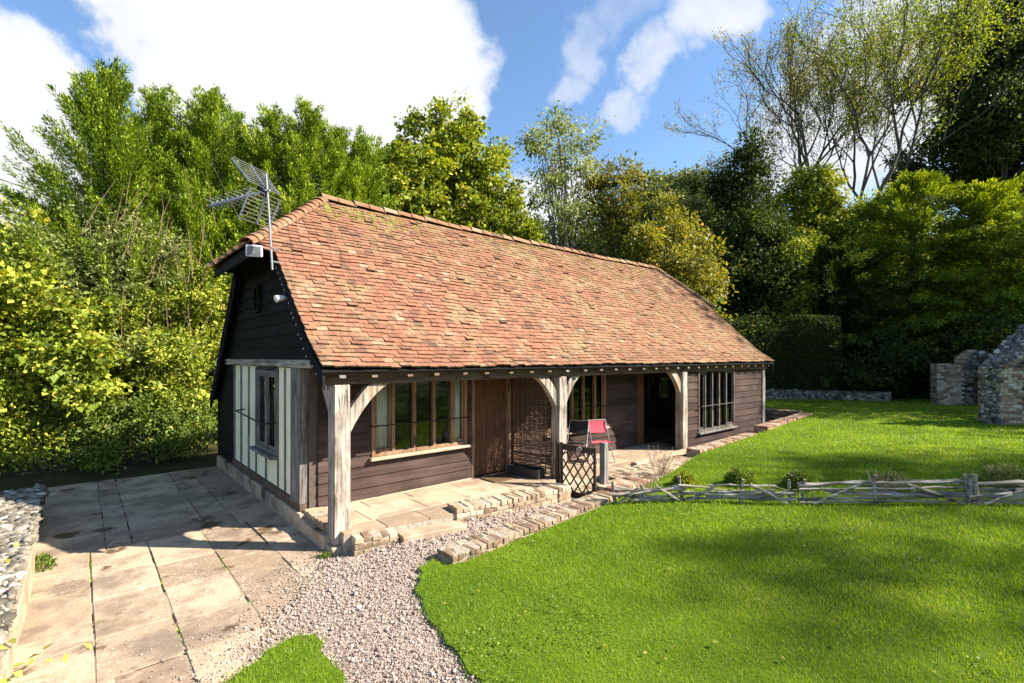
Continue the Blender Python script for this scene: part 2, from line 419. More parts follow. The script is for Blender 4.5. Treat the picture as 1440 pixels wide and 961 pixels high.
q.color(q.ramp(q.noise(7, 6, .65), [(0.3, (0.13, 0.115, 0.09)), (0.6, (0.26, 0.235, 0.19)), (0.8, (0.38, 0.35, 0.29))])); palebark_m = q.m
q = NT("dry_stalk", .85, .2)
q.color(q.ramp(q.noise(5, 4), [(0.3, (0.3, 0.2, 0.13)), (0.7, (0.5, 0.38, 0.26))])); stalk_m = q.m

def plain(name, c, rough=.6, spec=.4, metal=0.0, vary=0.25, scale=12):
    q = NT(name, rough, spec); q.p.inputs['Metallic'].default_value = metal
    n = q.noise(scale, 5, .65)
    q.color(q.ramp(n, [(0.3, tuple(v * (1 - vary) for v in c)), (0.7, tuple(min(1, v * (1 + vary)) for v in c))])); return q.m
alu_m = plain("weathered_aluminium", (0.34, 0.34, 0.335), .42, .5, .85, .15)
black_m = plain("black_paint", (0.012, 0.012, 0.013), .5)
iron_m = plain("black_iron", (0.014, 0.013, 0.013), .55, .5, .3)
red_m = plain("faded_red_canvas", (0.60, 0.07, 0.10), .85, .2, 0, .12, 25)
char_m = plain("charcoal_canvas", (0.035, 0.033, 0.034), .85, .2)
steel_m = plain("grey_steel_tube", (0.3, 0.3, 0.31), .4, .5, .7, .1)
curtain_m = plain("cream_curtain", (0.90, 0.82, 0.66), .95, .1, 0, .08)
white_m = plain("white_enamel", (0.75, 0.76, 0.76), .35, .5, 0, .05)
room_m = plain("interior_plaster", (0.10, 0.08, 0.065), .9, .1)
wicker_m = plain("willow_rod", (0.13, 0.08, 0.05), .75, .3, 0, .5, 30)
mat_m = plain("coir_mat", (0.12, 0.075, 0.04), .95, .1, 0, .4, 60)
lattice_m = plain("stained_lattice", (0.045, 0.022, 0.014), .65, .35, 0, .4)
slate_m = plain("dark_trough", (0.028, 0.028, 0.03), .5)
q = NT("window_glass", .03, .5)
tr = q.n('ShaderNodeBsdfTransparent'); gl = q.n('ShaderNodeBsdfGlossy'); gl.inputs['Roughness'].default_value = .015
tr.inputs[0].default_value = (.97, .98, .97, 1)
fr = q.n('ShaderNodeFresnel', IOR=1.5); ms = q.n('ShaderNodeMixShader')
q.l(fr.outputs[0], ms.inputs[0]); q.l(tr.outputs[0], ms.inputs[1]); q.l(gl.outputs[0], ms.inputs[2])
q.l(ms.outputs[0], q.t.nodes['Material Output'].inputs[0]); glass_m = q.m

# ------------------------------------------------------------------ ground
def gz(x, y=0.0):
    return np.interp(x, [2, 3.2, 4, 7, 10.5, 14, 20, 28], [0.03, .05, .09, .26, .36, .5, .58, .65])

def inside(poly, X, Y):
    res = np.zeros(len(X), dtype=bool); n = len(poly)
    for i in range(n):
        x0, y0 = poly[i]; x1, y1 = poly[(i + 1) % n]
        c = ((y0 > Y) != (y1 > Y))
        with np.errstate(divide='ignore', invalid='ignore'):
            xi = (x1 - x0) * (Y - y0) / (y1 - y0 + 1e-12) + x0
        res ^= c & (X < xi)
    return res
def sheet(name, poly, step_, zf, mat):
    vs = [Vector(p) for p in poly]; nb = len(vs)
    xs = [p[0] for p in poly]; ys = [p[1] for p in poly]
    X, Y = np.meshgrid(np.arange(min(xs), max(xs), step_), np.arange(min(ys), max(ys), step_))
    X = X.ravel() + rng.uniform(-.3, .3, X.size) * step_; Y = Y.ravel() + rng.uniform(-.3, .3, Y.size) * step_
    k = inside(poly, X, Y)
    vs += [Vector((a, b)) for a, b in zip(X[k], Y[k])]
    o = delaunay_2d_cdt(vs, [(i, (i + 1) % nb) for i in range(nb)], [], 1, 1e-4)
    V = [(v.x, v.y, zf(v.x, v.y)) for v in o[0]]
    return mesh_obj(name, V, [tuple(f) for f in o[2]], mat, smooth=True)

# far ground: one sheet to the horizon, rising into a wooded bank behind and to the right
def hillz(x, y):
    d1 = max(0.0, x - 25.5); d2 = max(0.0, y - 15.5)
    h = .32 * d1 + .12 * d2
    h = 16 * (1 - math.exp(-h / 16)) if h > 0 else 0
    return -0.06 + h + (.25 * noise.noise((x * .15, y * .15, 0)) if h > .3 else 0)
xs = np.concatenate([[-700, -300, -140, -70, -40], np.arange(-24, 90, 2.0), [100, 130, 180, 300, 700]])
ys = np.concatenate([[-700, -300, -140, -70, -40], np.arange(-30, 80, 2.0), [90, 120, 170, 300, 700]])
V = [(x, y, hillz(x, y)) for y in ys for x in xs]
nx = len(xs)
F = [(j * nx + i, j * nx + i + 1, (j + 1) * nx + i + 1, (j + 1) * nx + i) for j in range(len(ys) - 1) for i in range(nx - 1)]
tag(mesh_obj("ground", V, F, soil_m, smooth=True), kind='structure')

# gravel path bed
def gvz(x, y):
    return np.interp(x, [2.6, 3.4, 6.6], [0, .01, .05]) + .125 * np.clip((y - 5.15 - .12 * (4.5 - x)) / .6, 0, 1) * np.interp(x, [2.55, 3.1, 5.4, 6.3], [0, 1, 1, .2])
gravel_poly = [(-.1, 3.4), (0.3, 4.2), (0.6, 4.6), (1.1, 5.1), (1.6, 5.7), (2.3, 6.4), (2.5, 6.4), (6.6, 6.3), (7.0, 6.1), (7.0, 4.6), (3, 1), (2.4, -1), (-.3, -1), (-.1, 2.2)]
tag(sheet("gravel_path", gravel_poly, .25, lambda x, y: float(gvz(x, y)) + .012 * noise.noise((x * 2, y * 2, 0)), gravelbed_m), kind='structure')

edge_px = [(612, 785), (594, 800), (585, 820), (588, 838), (597, 854), (606, 870), (620, 888), (634, 905), (647, 924), (662, 942), (676, 961)]
edge = [tuple(U(px, py, .03)[:2]) for px, py in edge_px]
def ragged(pts, amp):
    out = []
    for (x0, y0), (x1, y1) in zip(pts, pts[1:]):
        n = max(1, int(math.hypot(x1 - x0, y1 - y0) / .045))
        for k in range(n):
            x, y = x0 + (x1 - x0) * k / n, y0 + (y1 - y0) * k / n
            v = noise.noise_vector((x * 7, y * 7, 1.3)); out.append((x + v.x * amp, y + v.y * amp))
    return out + [pts[-1]]
edge = ragged(edge, .065)
lawn_poly = ([(6.55, 4.8), (3.45, 4.8), (3.24, 4.9), (3.22, 5.1)] + edge + [(2.2, 2.3), (2.15, 1.2), (2.6, -.5), (3, -16), (40, -16), (40, 4), (30, 6), (27, 8.6), (22.5, 10.5), (20.5, 10.3), (18.6, 6.2), (14.2, 5.55), (10.4, 5.5), (9.9, 5.42), (9.2, 5.24), (7.9, 4.98)])
def lawnz(x, y): return float(gz(x)) + .02 * noise.noise((x * .8, y * .8, 3.1))
tag(sheet("lawn", lawn_poly, .35, lawnz, turf_m), kind='structure')
tuft_px = [(300, 975), (322, 955), (345, 940), (372, 922), (395, 906), (412, 895), (430, 892), (446, 893), (452, 905), (456, 918), (468, 934), (480, 950), (484, 975)]
tuft_poly = ragged([tuple(U(px, py, .03)[:2]) for px, py in tuft_px], .06) + [(1.15, 2.6), (.9, 1.2), (-.2, 1.0), (.1, 2.9)]
tag(sheet("grass_verge", tuft_poly, .2, lambda x, y: .03 + .015 * noise.noise((x * 2, y * 2, 0)), turf_m), kind='structure')

# patio flags: rows of sandstone with open joints
def clip(poly, a, b):                # keep the part left of a->b
    out = []
    def sd(p): return (b[0] - a[0]) * (p[1] - a[1]) - (b[1] - a[1]) * (p[0] - a[0])
    for i in range(len(poly)):
        p, q = poly[i], poly[(i + 1) % len(poly)]; sp, sq = sd(p), sd(q)
        if sp >= 0: out.append(p)
        if sp * sq < 0:
            t = sp / (sp - sq); out.append((p[0] + (q[0] - p[0]) * t, p[1] + (q[1] - p[1]) * t))
    return out
pb = MB()
COLS = [-.47, .08, .66, 1.28, 1.87, 2.40]
for i in range(5):
    y = 2.2 + rnd.uniform(0, .5)
    while y < 12.8:
        y2 = min(12.85, y + rnd.choice([.62, .75, .9, 1.05]))
        for ed_ in (4.9, 8.2):
            if y < ed_ - .01 and y2 > ed_ - .3: y2 = ed_ if y2 > ed_ - .3 and y < ed_ - .3 or y2 > ed_ else y2
        bd_ = 0 if y < 4.9 else 1 if y < 8.2 else 2
        colsx = [COLS[0]] + [c_ + ((.0, .0, .0, .0), (.0, .0, .0, .0), (.16, -.14, .12, -.1))[bd_][k_] + (.11 if bd_ == 0 and k_ % 2 == 0 else 0) for k_, c_ in enumerate(COLS[1:5])] + [COLS[5]]
        g = .017
        p = [(colsx[i] + g * rnd.uniform(.1, .75), y + g * rnd.uniform(.1, .6)), (colsx[i + 1] - g * rnd.uniform(.1, .75), y + g * rnd.uniform(.1, .6)), (colsx[i + 1] - g * rnd.uniform(.1, .75), y2 - g * rnd.uniform(.1, .6)), (colsx[i] + g * rnd.uniform(.1, .75), y2 - g * rnd.uniform(.1, .6))]
        for a, b in (((2.42, 6.2), (1.4, 4.86)), ((1.4, 4.86), (.92, 4.4)), ((.92, 4.4), (.0, 3.2))):
            b2 = (b[0], b[1])
            if len(p) > 2: p = clip(p, b2, a)
        if len(p) > 2:
            zt = .029 + rnd.uniform(-.006, .006); tx, ty = rnd.uniform(-.004, .004), rnd.uniform(-.004, .004)
            n = len(p)
            vs = [(a, b, -.05) for a, b in p] + [(a, b, zt + tx * (a - p[0][0]) + ty * (b - p[0][1])) for a, b in p]
            pb.add(vs, [tuple(range(n))[::-1], tuple(range(n, 2 * n))] + [(k, (k + 1) % n, n + (k + 1) % n, n + k) for k in range(n)], rnd.random())
        y = y2
tag(pb.build("patio_paving", slab_m, bevel=.006), kind='structure')
tag(sheet("patio_bed", [(-.6, 2.0), (.1, 3.3), (.9, 4.4), (1.4, 4.86), (2.42, 6.2), (2.42, 12.9), (-.6, 12.9)], .5, lambda x, y: .020 + .003 * noise.noise((x * 3, y * 3, 0)), joint_m), kind='structure')

# brick terrace and sunk border beside the cottage
tb = MB()
for ix in range(60):
    for iy in range(10):
        x = 6.72 + ix * .105 + (iy % 2) * .0; y = 4.92 + iy * .22
        if y > 5.95: continue
        lim = 4.85 + (x - 6.6) * .155
        if y < lim - .02 or x > 10.2: continue
        zt = .265 if (x > 7.45 or y < 5.4) else .13
        tb.box(x, x + .097, y, y + .212, .0, zt + rnd.uniform(-.006, .006), rnd.random(), .003)
tag(tb.build("brick_terrace", brick_buff, bevel=.006), kind='structure')
tag(mesh_obj("terrace_bed", [(6.62, 4.88, .115), (10.35, 5.45, .115), (10.35, 6.0, .115), (6.62, 6.0, .115)], [(0, 1, 2, 3)], mortar_m), kind='structure')
tag(mesh_obj("border_soil", [(10.35, 5.8, .2), (18.8, 5.9, .2), (18.8, 9.5, .2), (15.6, 9.5, .2), (15.6, 6.3, .2), (10.35, 6.3, .2)], [(0, 1, 2, 3, 4, 5)], soil_m), kind='structure')

# ------------------------------------------------------------------ the cottage
X0, X1, YP, YW, YB, FL = 2.39, 15.75, 6.2, 7.35, 13.0, .27
house = thing("cottage", "long low timber cottage with orange clay tiled roof and dark boarded veranda front", "cottage", (X0, YP, 0))
EAVE, KINK, HIPY, RIDGE = (6.06, 2.36), (6.556, 2.70), (8.10, 4.187), (9.5, 5.535)
BKINK, BEAVE = (12.70, 1.95), (13.16, 1.58)
HZ = 4.187
XV, XV2, XH, XH2, XR, XR2 = 2.22, 15.95, 1.86, 16.2, 3.5, 14.8
HIPYB = 9.5 + (5.535 - HZ) / (5.535 - 1.95) * (12.7 - 9.5)
PROF = [EAVE, KINK, RIDGE, BKINK, BEAVE]
def roof_z(y): return float(np.interp(y, [p[0] for p in PROF], [p[1] for p in PROF]))
def yfront(z): return float(np.interp(z, [EAVE[1], KINK[1], RIDGE[1]], [EAVE[0], KINK[0], RIDGE[0]]))
def yback(z): return float(np.interp(z, [BEAVE[1], BKINK[1], RIDGE[1]], [BEAVE[0], BKINK[0], RIDGE[0]]))
def sag(x, y):
    return -.045 * math.sin(math.pi * min(1, max(0, (x - 3) / 12.5))) * min(1, max(0, (y - 6) / 3)) + .022 * noise.noise((x * .55, y * .8, 1.7))

# deck (solid boarding under the tiles)
dk = MB()
def deckpoly(pts):
    a, b, c = Vector(pts[0]), Vector(pts[1]), Vector(pts[2])
    n = (b - a).cross(c - a).normalized()
    if n.z < 0: n = -n
    p = [Vector(q) + Vector((0, 0, -.042)) for q in pts]
    dk.prism(p, -n * .03)
deckpoly([(XV, *EAVE), (XV2, *EAVE), (XV2, *KINK), (XV, *KINK)])
deckpoly([(XV, *KINK), (XV2, *KINK), (XV2, HIPY[0], HZ), (XV, HIPY[0], HZ)])
deckpoly([(XH, *HIPY), (XH2, *HIPY), (XR2, *RIDGE), (XR, *RIDGE)])
deckpoly([(XV, *BEAVE), (XV2, *BEAVE), (XV2, *BKINK), (XV, *BKINK)])
deckpoly([(XV, *BKINK), (XV2, *BKINK), (XV2, HIPYB, HZ), (XV, HIPYB, HZ)])
deckpoly([(XH, HIPYB, HZ), (XH2, HIPYB, HZ), (XR2, *RIDGE), (XR, *RIDGE)])
deckpoly([(XH, HIPY[0], HZ), (XH, HIPYB, HZ), (XR, *RIDGE)])
deckpoly([(XH2, HIPY[0], HZ), (XH2, HIPYB, HZ), (XR2, *RIDGE)])

# tiles, each one its own box, in one roof mesh
tl = MB()
GA, TW = .100, .155
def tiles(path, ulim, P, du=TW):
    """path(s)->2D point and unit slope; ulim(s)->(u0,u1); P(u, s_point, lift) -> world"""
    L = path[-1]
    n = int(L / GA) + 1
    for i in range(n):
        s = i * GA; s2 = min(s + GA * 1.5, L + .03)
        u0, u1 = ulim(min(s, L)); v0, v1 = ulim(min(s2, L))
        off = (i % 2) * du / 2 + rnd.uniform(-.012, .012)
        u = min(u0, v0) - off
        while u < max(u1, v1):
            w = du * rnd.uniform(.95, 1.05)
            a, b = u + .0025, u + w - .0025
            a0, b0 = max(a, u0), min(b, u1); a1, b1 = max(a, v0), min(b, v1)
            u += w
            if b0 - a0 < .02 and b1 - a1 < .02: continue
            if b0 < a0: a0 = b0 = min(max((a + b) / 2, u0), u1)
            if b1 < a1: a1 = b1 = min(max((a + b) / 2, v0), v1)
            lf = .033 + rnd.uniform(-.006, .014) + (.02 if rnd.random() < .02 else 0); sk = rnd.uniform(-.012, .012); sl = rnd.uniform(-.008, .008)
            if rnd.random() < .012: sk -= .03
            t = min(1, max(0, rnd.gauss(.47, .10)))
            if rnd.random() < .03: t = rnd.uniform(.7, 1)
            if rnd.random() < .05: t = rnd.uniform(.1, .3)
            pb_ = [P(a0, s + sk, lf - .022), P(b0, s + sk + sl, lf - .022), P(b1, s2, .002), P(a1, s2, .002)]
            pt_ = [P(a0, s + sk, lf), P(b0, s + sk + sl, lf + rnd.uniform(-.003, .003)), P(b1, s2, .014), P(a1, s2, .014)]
            tl.hexa(pb_ + pt_, t); tl.t[-4] = .0  # tail face near black: dirty edge plus a painted shadow line between courses
def profile_path(pts):
    L = [0]
    for a, b in zip(pts, pts[1:]): L.append(L[-1] + math.hypot(b[0] - a[0], b[1] - a[1]))
    return L
def slope(pts, ulimz, flip):
    L = profile_path(pts)
    def loc(s):
        y = np.interp(s, L, [p[0] for p in pts]); z = np.interp(s, L, [p[1] for p in pts])
        if s < 0: y += (pts[1][0] - pts[0][0]) / L[1] * s; z += (pts[1][1] - pts[0][1]) / L[1] * s
        return float(y), float(z)
    def P(u, s, lift):
        y, z = loc(s); y1, z1 = loc(s + .05); y0, z0 = loc(max(s, 0) - .0) if s < 0 else (y, z)
        t = Vector((0, y1 - y, z1 - z)).normalized(); n = Vector((0, -t.z, t.y)) if not flip else Vector((0, t.z, -t.y))
        if n.z < 0: n = -n
        return Vector((u, y, z + sag(u, y))) + n * lift
    def ul(s):
        return ulimz(loc(s)[1])
    tiles(L, ul, P)
def lim_main(z):
    if z < HZ - .005: return XV, XV2
    f = min(1, (z - HZ) / (RIDGE[1] - HZ)); return XH + (XR - XH) * f, XH2 + (XR2 - XH2) * f
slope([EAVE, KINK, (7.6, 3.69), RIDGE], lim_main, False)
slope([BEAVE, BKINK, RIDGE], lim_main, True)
def hip(xe, xr):
    Lh = math.hypot(xr - xe, RIDGE[1] - HZ); sx = (xr - xe) / Lh; sz = (RIDGE[1] - HZ) / Lh
    n = Vector((-sz if sx > 0 else sz, 0, abs(sx)))
    def P(u, s, lift): return Vector((xe + sx * s, u, HZ + sz * s + sag(xe + sx * s, u))) + n * lift
    def ul(s):
        f = min(1, max(0, s / Lh)); return HIPY[0] + (RIDGE[0] - HIPY[0]) * f, HIPYB + (RIDGE[0] - HIPYB) * f
    tiles([0, Lh], ul, P)
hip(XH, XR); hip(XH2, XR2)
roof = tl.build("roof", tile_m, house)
dk.build("roof_deck", board_dark, roof)
# half round ridge and hip tiles
def caps(name, a, b, step_, r, lift):
    m = MB(); a = Vector(a); b = Vector(b); d = (b - a); n = int(d.length / step_); d.normalize()
    side = d.cross(Vector((0, 0, 1))).normalized(); up = side.cross(d)
    for i in range(n + 1):
        p0 = a + d * (i * step_ - .02); p1 = a + d * min((i + 1) * step_ + .03, (b - a).length)
        p0.z += sag(p0.x, p0.y); p1.z += sag(p1.x, p1.y)
        r0, r1 = r * rnd.uniform(1.0, 1.1), r * rnd.uniform(.9, .97); vs = []
        dz = rnd.uniform(-.01, .012)
        for p, rr, hh in ((p0, r0, lift + .018), (p1, r1, lift)):
            for ro in (rr, rr - .018):
                for k in range(7):
                    an = R(-12 + 204 * k / 6); vs.append(p + side * math.cos(an) * ro + up * (math.sin(an) * ro * .72 + hh + dz))
        fs = []
        for k in range(6):
            fs += [(k, k + 1, 15 + k, 14 + k), (8 + k, 7 + k, 21 + k, 22 + k), (k + 1, k, 7 + k, 8 + k), (14 + k, 15 + k, 22 + k, 21 + k)]
        m.add(vs, fs, min(1, max(0, rnd.gauss(.6, .2))))
    return m.build(name, tile_m, roof, smooth=False)
caps("ridge_cap", (XR - .05, RIDGE[0], RIDGE[1]), (XR2 + .05, RIDGE[0], RIDGE[1]), .32, .125, .0)
for yy in (HIPY[0], HIPYB):
    caps("hip_cap", (XH, yy, HZ), (XR, *RIDGE), .145, .12, .0)
    caps("hip_cap", (XH2, yy, HZ), (XR2, *RIDGE), .145, .12, .0)
# moss cushions on the tiles, thick under the ridge
mo = MB()
def cushion(x, y, r):
    z = roof_z(y) + sag(x, y) + .03; n = 7; vs = [(x, y, z + r * .45)]
    tw = rnd.uniform(0, 6)
    for k in range(n):
        a = tw + k * 2 * math.pi / n; rr = r * rnd.uniform(.55, 1.2); yy = y + math.sin(a) * rr * .7; xx = x + math.cos(a) * rr
        vs.append((xx, yy, roof_z(yy) + sag(xx, yy) + .012))
    mo.add(vs, [(0, 1 + k, 1 + (k + 1) % n) for k in range(n)], rnd.random())
for _ in range(3400):
    x = rnd.uniform(XR - .1, XR2); d = abs(rnd.gauss(0, .22)); y = RIDGE[0] - .12 - d
    if noise.noise((x * 1.1, y * 2, 0)) > -.04 - .35 * (x < 4.8): cushion(x, y, rnd.uniform(.012, .045) * (1.35 if x < 5 else .9))
for _ in range(3200):
    x = rnd.uniform(2.4, 15.8); y = rnd.uniform(6.15, 9.2)
    if noise.noise((x * .45 + 4, y * .8, 2)) > .16 - (x - 9) * .03 and (y < 8 or 3.6 < x < 14.6): cushion(x, y, rnd.uniform(.008, .024))
mo.build("moss", moss_m, roof)

# barge boards
def board_path(m, x0, x1, pts, drop):
    for a, b in zip(pts, pts[1:]):
        p = [(x0, a[0], a[1]), (x0, b[0], b[1]), (x0, b[0], b[1] - drop), (x0, a[0], a[1] - drop)]
        m.prism(p, (x1 - x0, 0, 0))
for xa in (XV + .01, XV2 - .045):
    m = MB(); board_path(m, xa, xa + .035, [(EAVE[0] + .03, EAVE[1] - .02), (KINK[0], KINK[1] - .03), (HIPY[0] + .05, HZ - .03)], .24)
    m.build("barge_board", board_dark, house)
    m = MB(); board_path(m, xa, xa + .035, [(BEAVE[0] - .03, BEAVE[1] - .02), (BKINK[0], BKINK[1] - .03), (HIPYB - .05, HZ - .03)], .24)
    m.build("barge_board", board_dark, house)
m = MB(); m.box(XH + .02, XH + .05, HIPY[0] + .05, HIPYB - .05, HZ - .19, HZ - .05); m.build("hip_fascia", board_dark, house)
m = MB(); m.box(XH2 - .05, XH2 - .02, HIPY[0] + .05, HIPYB - .05, HZ - .19, HZ - .05); m.build("hip_fascia", board_dark, house)

def boards(name, mat, P, z0, z1, ivals, gauge=.172, parent=house, jit=.01):
    """lapped boards; P(u, w, z) -> world, w outwards; ivals(zmid)->list of (u0,u1)"""
    m = MB(); z = z0
    while z < z1 - .02:
        zt = min(z + gauge, z1)
        for (a, b) in ivals((z + zt) / 2):
            cuts = [a]; 
            while b - cuts[-1] > 4.2: cuts.append(cuts[-1] + rnd.uniform(2.2, 3.6))
            cuts.append(b)
            for c, d in zip(cuts, cuts[1:]):
                if d - c < .03: continue
                j0, j1 = rnd.uniform(-jit, jit) * .6, rnd.uniform(-jit, jit) * .6
                t = rnd.random(); e = .0015
                m.hexa([P(c + e, 0, z + j0), P(d - e, 0, z + j1), P(d - e, .034, z + j1), P(c + e, .034, z + j0),
                        P(c + e, 0, zt + .02), P(d - e, 0, zt + .02), P(d - e, .012, zt + .02), P(c + e, .012, zt + .02)], t)
        z = zt
    return m.build(name, mat, parent)
def cutout(a, b, holes):
    out = [(a, b)]
    for h0, h1 in holes:
        nxt = []
        for p, q_ in out:
            if h1 <= p or h0 >= q_: nxt.append((p, q_)); continue
            if h0 > p: nxt.append((p, h0))
            if h1 < q_: nxt.append((h1, q_))
        out = nxt
    return out
PF = lambda u, w, z: Vector((u, YW - w, z))             # veranda wall, faces -y
PG = lambda u, w, z: Vector((X0 - w + .02, u, z))       # gable wall, faces -x
PE = lambda u, w, z: Vector((X1 + w, u, z))             # east gable
W1, DR, W2 = (3.45, 5.30, .92, 2.24), (5.42, 6.36, FL, 2.22), (7.30, 9.33, .88, 2.24)
def iv_front(z):
    h = []
    for a, b, c, d in (W1, DR, W2):
        if c - .03 < z < d + .02: h.append((a, b))
    return cutout(2.62, 10.62, h)
boards("veranda_wall", board_brown, PF, FL + .02, 2.45, iv_front)
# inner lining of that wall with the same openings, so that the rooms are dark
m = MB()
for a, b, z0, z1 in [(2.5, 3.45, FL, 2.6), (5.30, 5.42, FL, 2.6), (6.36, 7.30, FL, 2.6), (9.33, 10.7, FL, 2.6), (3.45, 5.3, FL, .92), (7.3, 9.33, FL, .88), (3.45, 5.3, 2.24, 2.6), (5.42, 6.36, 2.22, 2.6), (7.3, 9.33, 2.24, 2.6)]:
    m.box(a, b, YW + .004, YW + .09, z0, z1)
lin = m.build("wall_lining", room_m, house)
# end bay (flush with the posts), its return wall, rear walls, interior
YE = 6.32
PEB = lambda u, w, z: Vector((u, YE - w, z))
W3 = (11.75, 13.75, .60, 2.18)
def iv_bay(z):
    return cutout(11.12, X1 - .12, [(W3[0], W3[1])] if W3[2] - .03 < z < W3[3] + .02 else [])
boards("bay_wall", board_brown, PEB, .16, 2.4, iv_bay)
PR = lambda u, w, z: Vector((10.95 - w, u, z))
W4 = (6.62, 7.12, 1.45, 2.16)
boards("return_wall", board_dark, PR, 2.0, 2.4, lambda z: [(6.5, 7.34)])
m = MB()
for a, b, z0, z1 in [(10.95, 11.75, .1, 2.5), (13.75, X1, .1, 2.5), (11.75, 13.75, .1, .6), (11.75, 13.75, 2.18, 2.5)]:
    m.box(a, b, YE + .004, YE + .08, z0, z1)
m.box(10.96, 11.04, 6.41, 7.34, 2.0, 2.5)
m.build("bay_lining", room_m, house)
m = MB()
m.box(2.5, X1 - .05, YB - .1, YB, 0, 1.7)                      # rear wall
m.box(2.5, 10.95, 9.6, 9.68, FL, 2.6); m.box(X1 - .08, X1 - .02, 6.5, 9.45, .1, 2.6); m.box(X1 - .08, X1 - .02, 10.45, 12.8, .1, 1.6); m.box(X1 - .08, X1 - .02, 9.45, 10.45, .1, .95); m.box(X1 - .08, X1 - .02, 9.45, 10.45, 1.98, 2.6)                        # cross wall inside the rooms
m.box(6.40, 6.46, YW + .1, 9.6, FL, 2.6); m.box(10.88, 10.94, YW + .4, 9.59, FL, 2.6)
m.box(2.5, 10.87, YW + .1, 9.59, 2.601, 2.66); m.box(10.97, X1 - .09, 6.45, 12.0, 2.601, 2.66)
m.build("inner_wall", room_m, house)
m = MB(); m.box(2.5, X1 - .1, YW + .02, YB - .1, .0, FL - .01); m.box(10.97, X1 - .1, 6.42, YW + .02, .0, FL - .05); m.build("room_floor", oak_brown, house)

# gable (west): lower frame, cream panels, boarded top, black outshot
def iv_gtop(z): return [(yfront(z + .10) + .03, yback(z + .10) - .03)] if z < 4.68 else []
boards("gable_boarding", board_dark, PG, 2.47, 4.7, lambda z: [(max(yfront(z + .17), 6.2) + .02, yback(z + .17) - .02)] if yback(z + .17) > yfront(z + .17) else [], .19)
boards("outshot_boarding", board_dark, PG, .1, 2.32, lambda z: [(11.55, min(12.98, yback(z + .2) - .03))], .19)
boards("east_gable_boarding", board_dark, PE, .2, 4.7, lambda z: cutout(max(yfront(max(z + .17, 2.37)), YE) + .02, min(12.98, yback(z + .17)) - .02, [(9.45, 10.45)] if .93 < z < 2.0 else []), .19)
m = MB()
m.prism([(X0 + .03, 7.0, 2.5), (X0 + .03, 12.4, 2.0), (X0 + .03, 10.4, 4.4), (X0 + .03, 9.0, 4.6), (X0 + .03, 8.4, 4.2)], (.04, 0, 0))
m.box(X0 + .06, X0 + .12, 7.5, 12.9, .2, 2.5)
gl_ = m.build("gable_lining", room_m, house)
bm_ = None
GW = (8.52, 9.78, .90, 2.28)
m = MB()
for a, b, z0, z1 in [(9.78, 11.46, .40, 2.34), (8.52, 9.78, .40, .90), (7.78, 8.52, .40, 2.34)]:
    m.box(X0 + .012, X0 + .055, a, b, z0, z1)
m.build("plaster_panel", plaster, house)
def strut(name, mat, *bx, bevel=.008, jit=.006):
    m = MB(); m.box(*bx, rnd.random(), jit); return m.build(name, mat, house, bevel=bevel)
for y in (11.46, 10.9, 10.32, 8.12):
    strut("stud", oak_grey, X0 - .012, X0 + .05, y - .03, y + .03, .40, 2.33)
strut("stud", oak_grey, X0 - .012, X0 + .05, 9.13, 9.19, .40, .85)
strut("stud", oak_grey, X0 - .012, X0 + .05, 9.78, 9.83, .40, 2.33)
strut("stud", oak_grey, X0 - .012, X0 + .05, 8.46, 8.51, .40, 2.33)
strut("corner_post", oak_grey, X0 - .03, X0 + .2, 7.38, 7.77, .36, 2.36, bevel=.015)
strut("corner_post", board_dark, X0 - .02, X0 + .1, 12.92, 13.03, .0, 1.75)
strut("sill_beam", oak_x, X0 - .03, X0 + .14, 7.38, 11.55, .27, .395, bevel=.014, jit=.008)
strut("tie_beam", oak_y, X0 - .05, X0 + .16, 6.30, 12.45, 2.345, 2.475, bevel=.015, jit=.01)
# plinth of pale brick below the sill
m = MB(); y = 6.36
while y < 12.9:
    L = min(rnd.uniform(.5, .9), 12.95 - y); m.box(X0 - .06 + rnd.uniform(-.008, .008), X0 + .22, y, y + L - .008, -.05, .262 if y > 7.2 else .2, rnd.uniform(.5, 1), .006); y += L
m.build("plinth", slab_m, house, bevel=.012)

# posts, braces, wall plate
def post(x, mat=oak_z, z0=.1, w=.235, d=.21):
    m = MB(); m.hexa([(x, YP, z0), (x + w, YP, z0), (x + w, YP + d, z0), (x, YP + d, z0),
                      (x + .01, YP + .005, 2.15), (x + w - .012, YP + .005, 2.15), (x + w - .012, YP + d, 2.15), (x + .01, YP + d, 2.15)])
    p = m.build("post", mat, house, bevel=.014); return p
def brace(p, pts, th, mat=oak_z):    # curved brace: pts along outer curve as (a,b) pairs of inner/outer points
    m = MB()
    for (a0, b0), (a1, b1) in zip(pts, pts[1:]):
        m.hexa([a0, b0, Vector(b0) + Vector(th), Vector(a0) + Vector(th), a1, b1, Vector(b1) + Vector(th), Vector(a1) + Vector(th)])
    return m.build("brace", mat, p, bevel=0)
def knee(p, base, dirv, rise, run, th, wid=.16):
    base = Vector(base); dirv = Vector(dirv); pr = []
    n = 7
    for i in range(n + 1):
        t = i / n
        z = rise * (.55 * t + .45 * math.sin(t * math.pi / 2)); x = run * (.75 * t + .25 * t * t)
        tx, tz = run * (.75 + .5 * t), rise * (.55 + .45 * math.pi / 2 * math.cos(t * math.pi / 2)); L = math.hypot(tx, tz); nx_, nz_ = -tz / L, tx / L
        a = base + dirv * x + Vector((0, 0, z)); b = base + dirv * max(0.0, x + nx_ * wid) + Vector((0, 0, min(z + nz_ * wid, rise + .01)))
        pr.append((a, b))
    return brace(p, pr, th)
P1, P2, P3 = 2.41, 6.555, 10.86
p1 = post(P1); p2 = post(P2, z0=.05); p3 = post(P3, z0=.1)
knee(p1, (P1 + .235, YP + .05, 1.50), (1, 0, 0), .64, .56, (0, .11, 0))
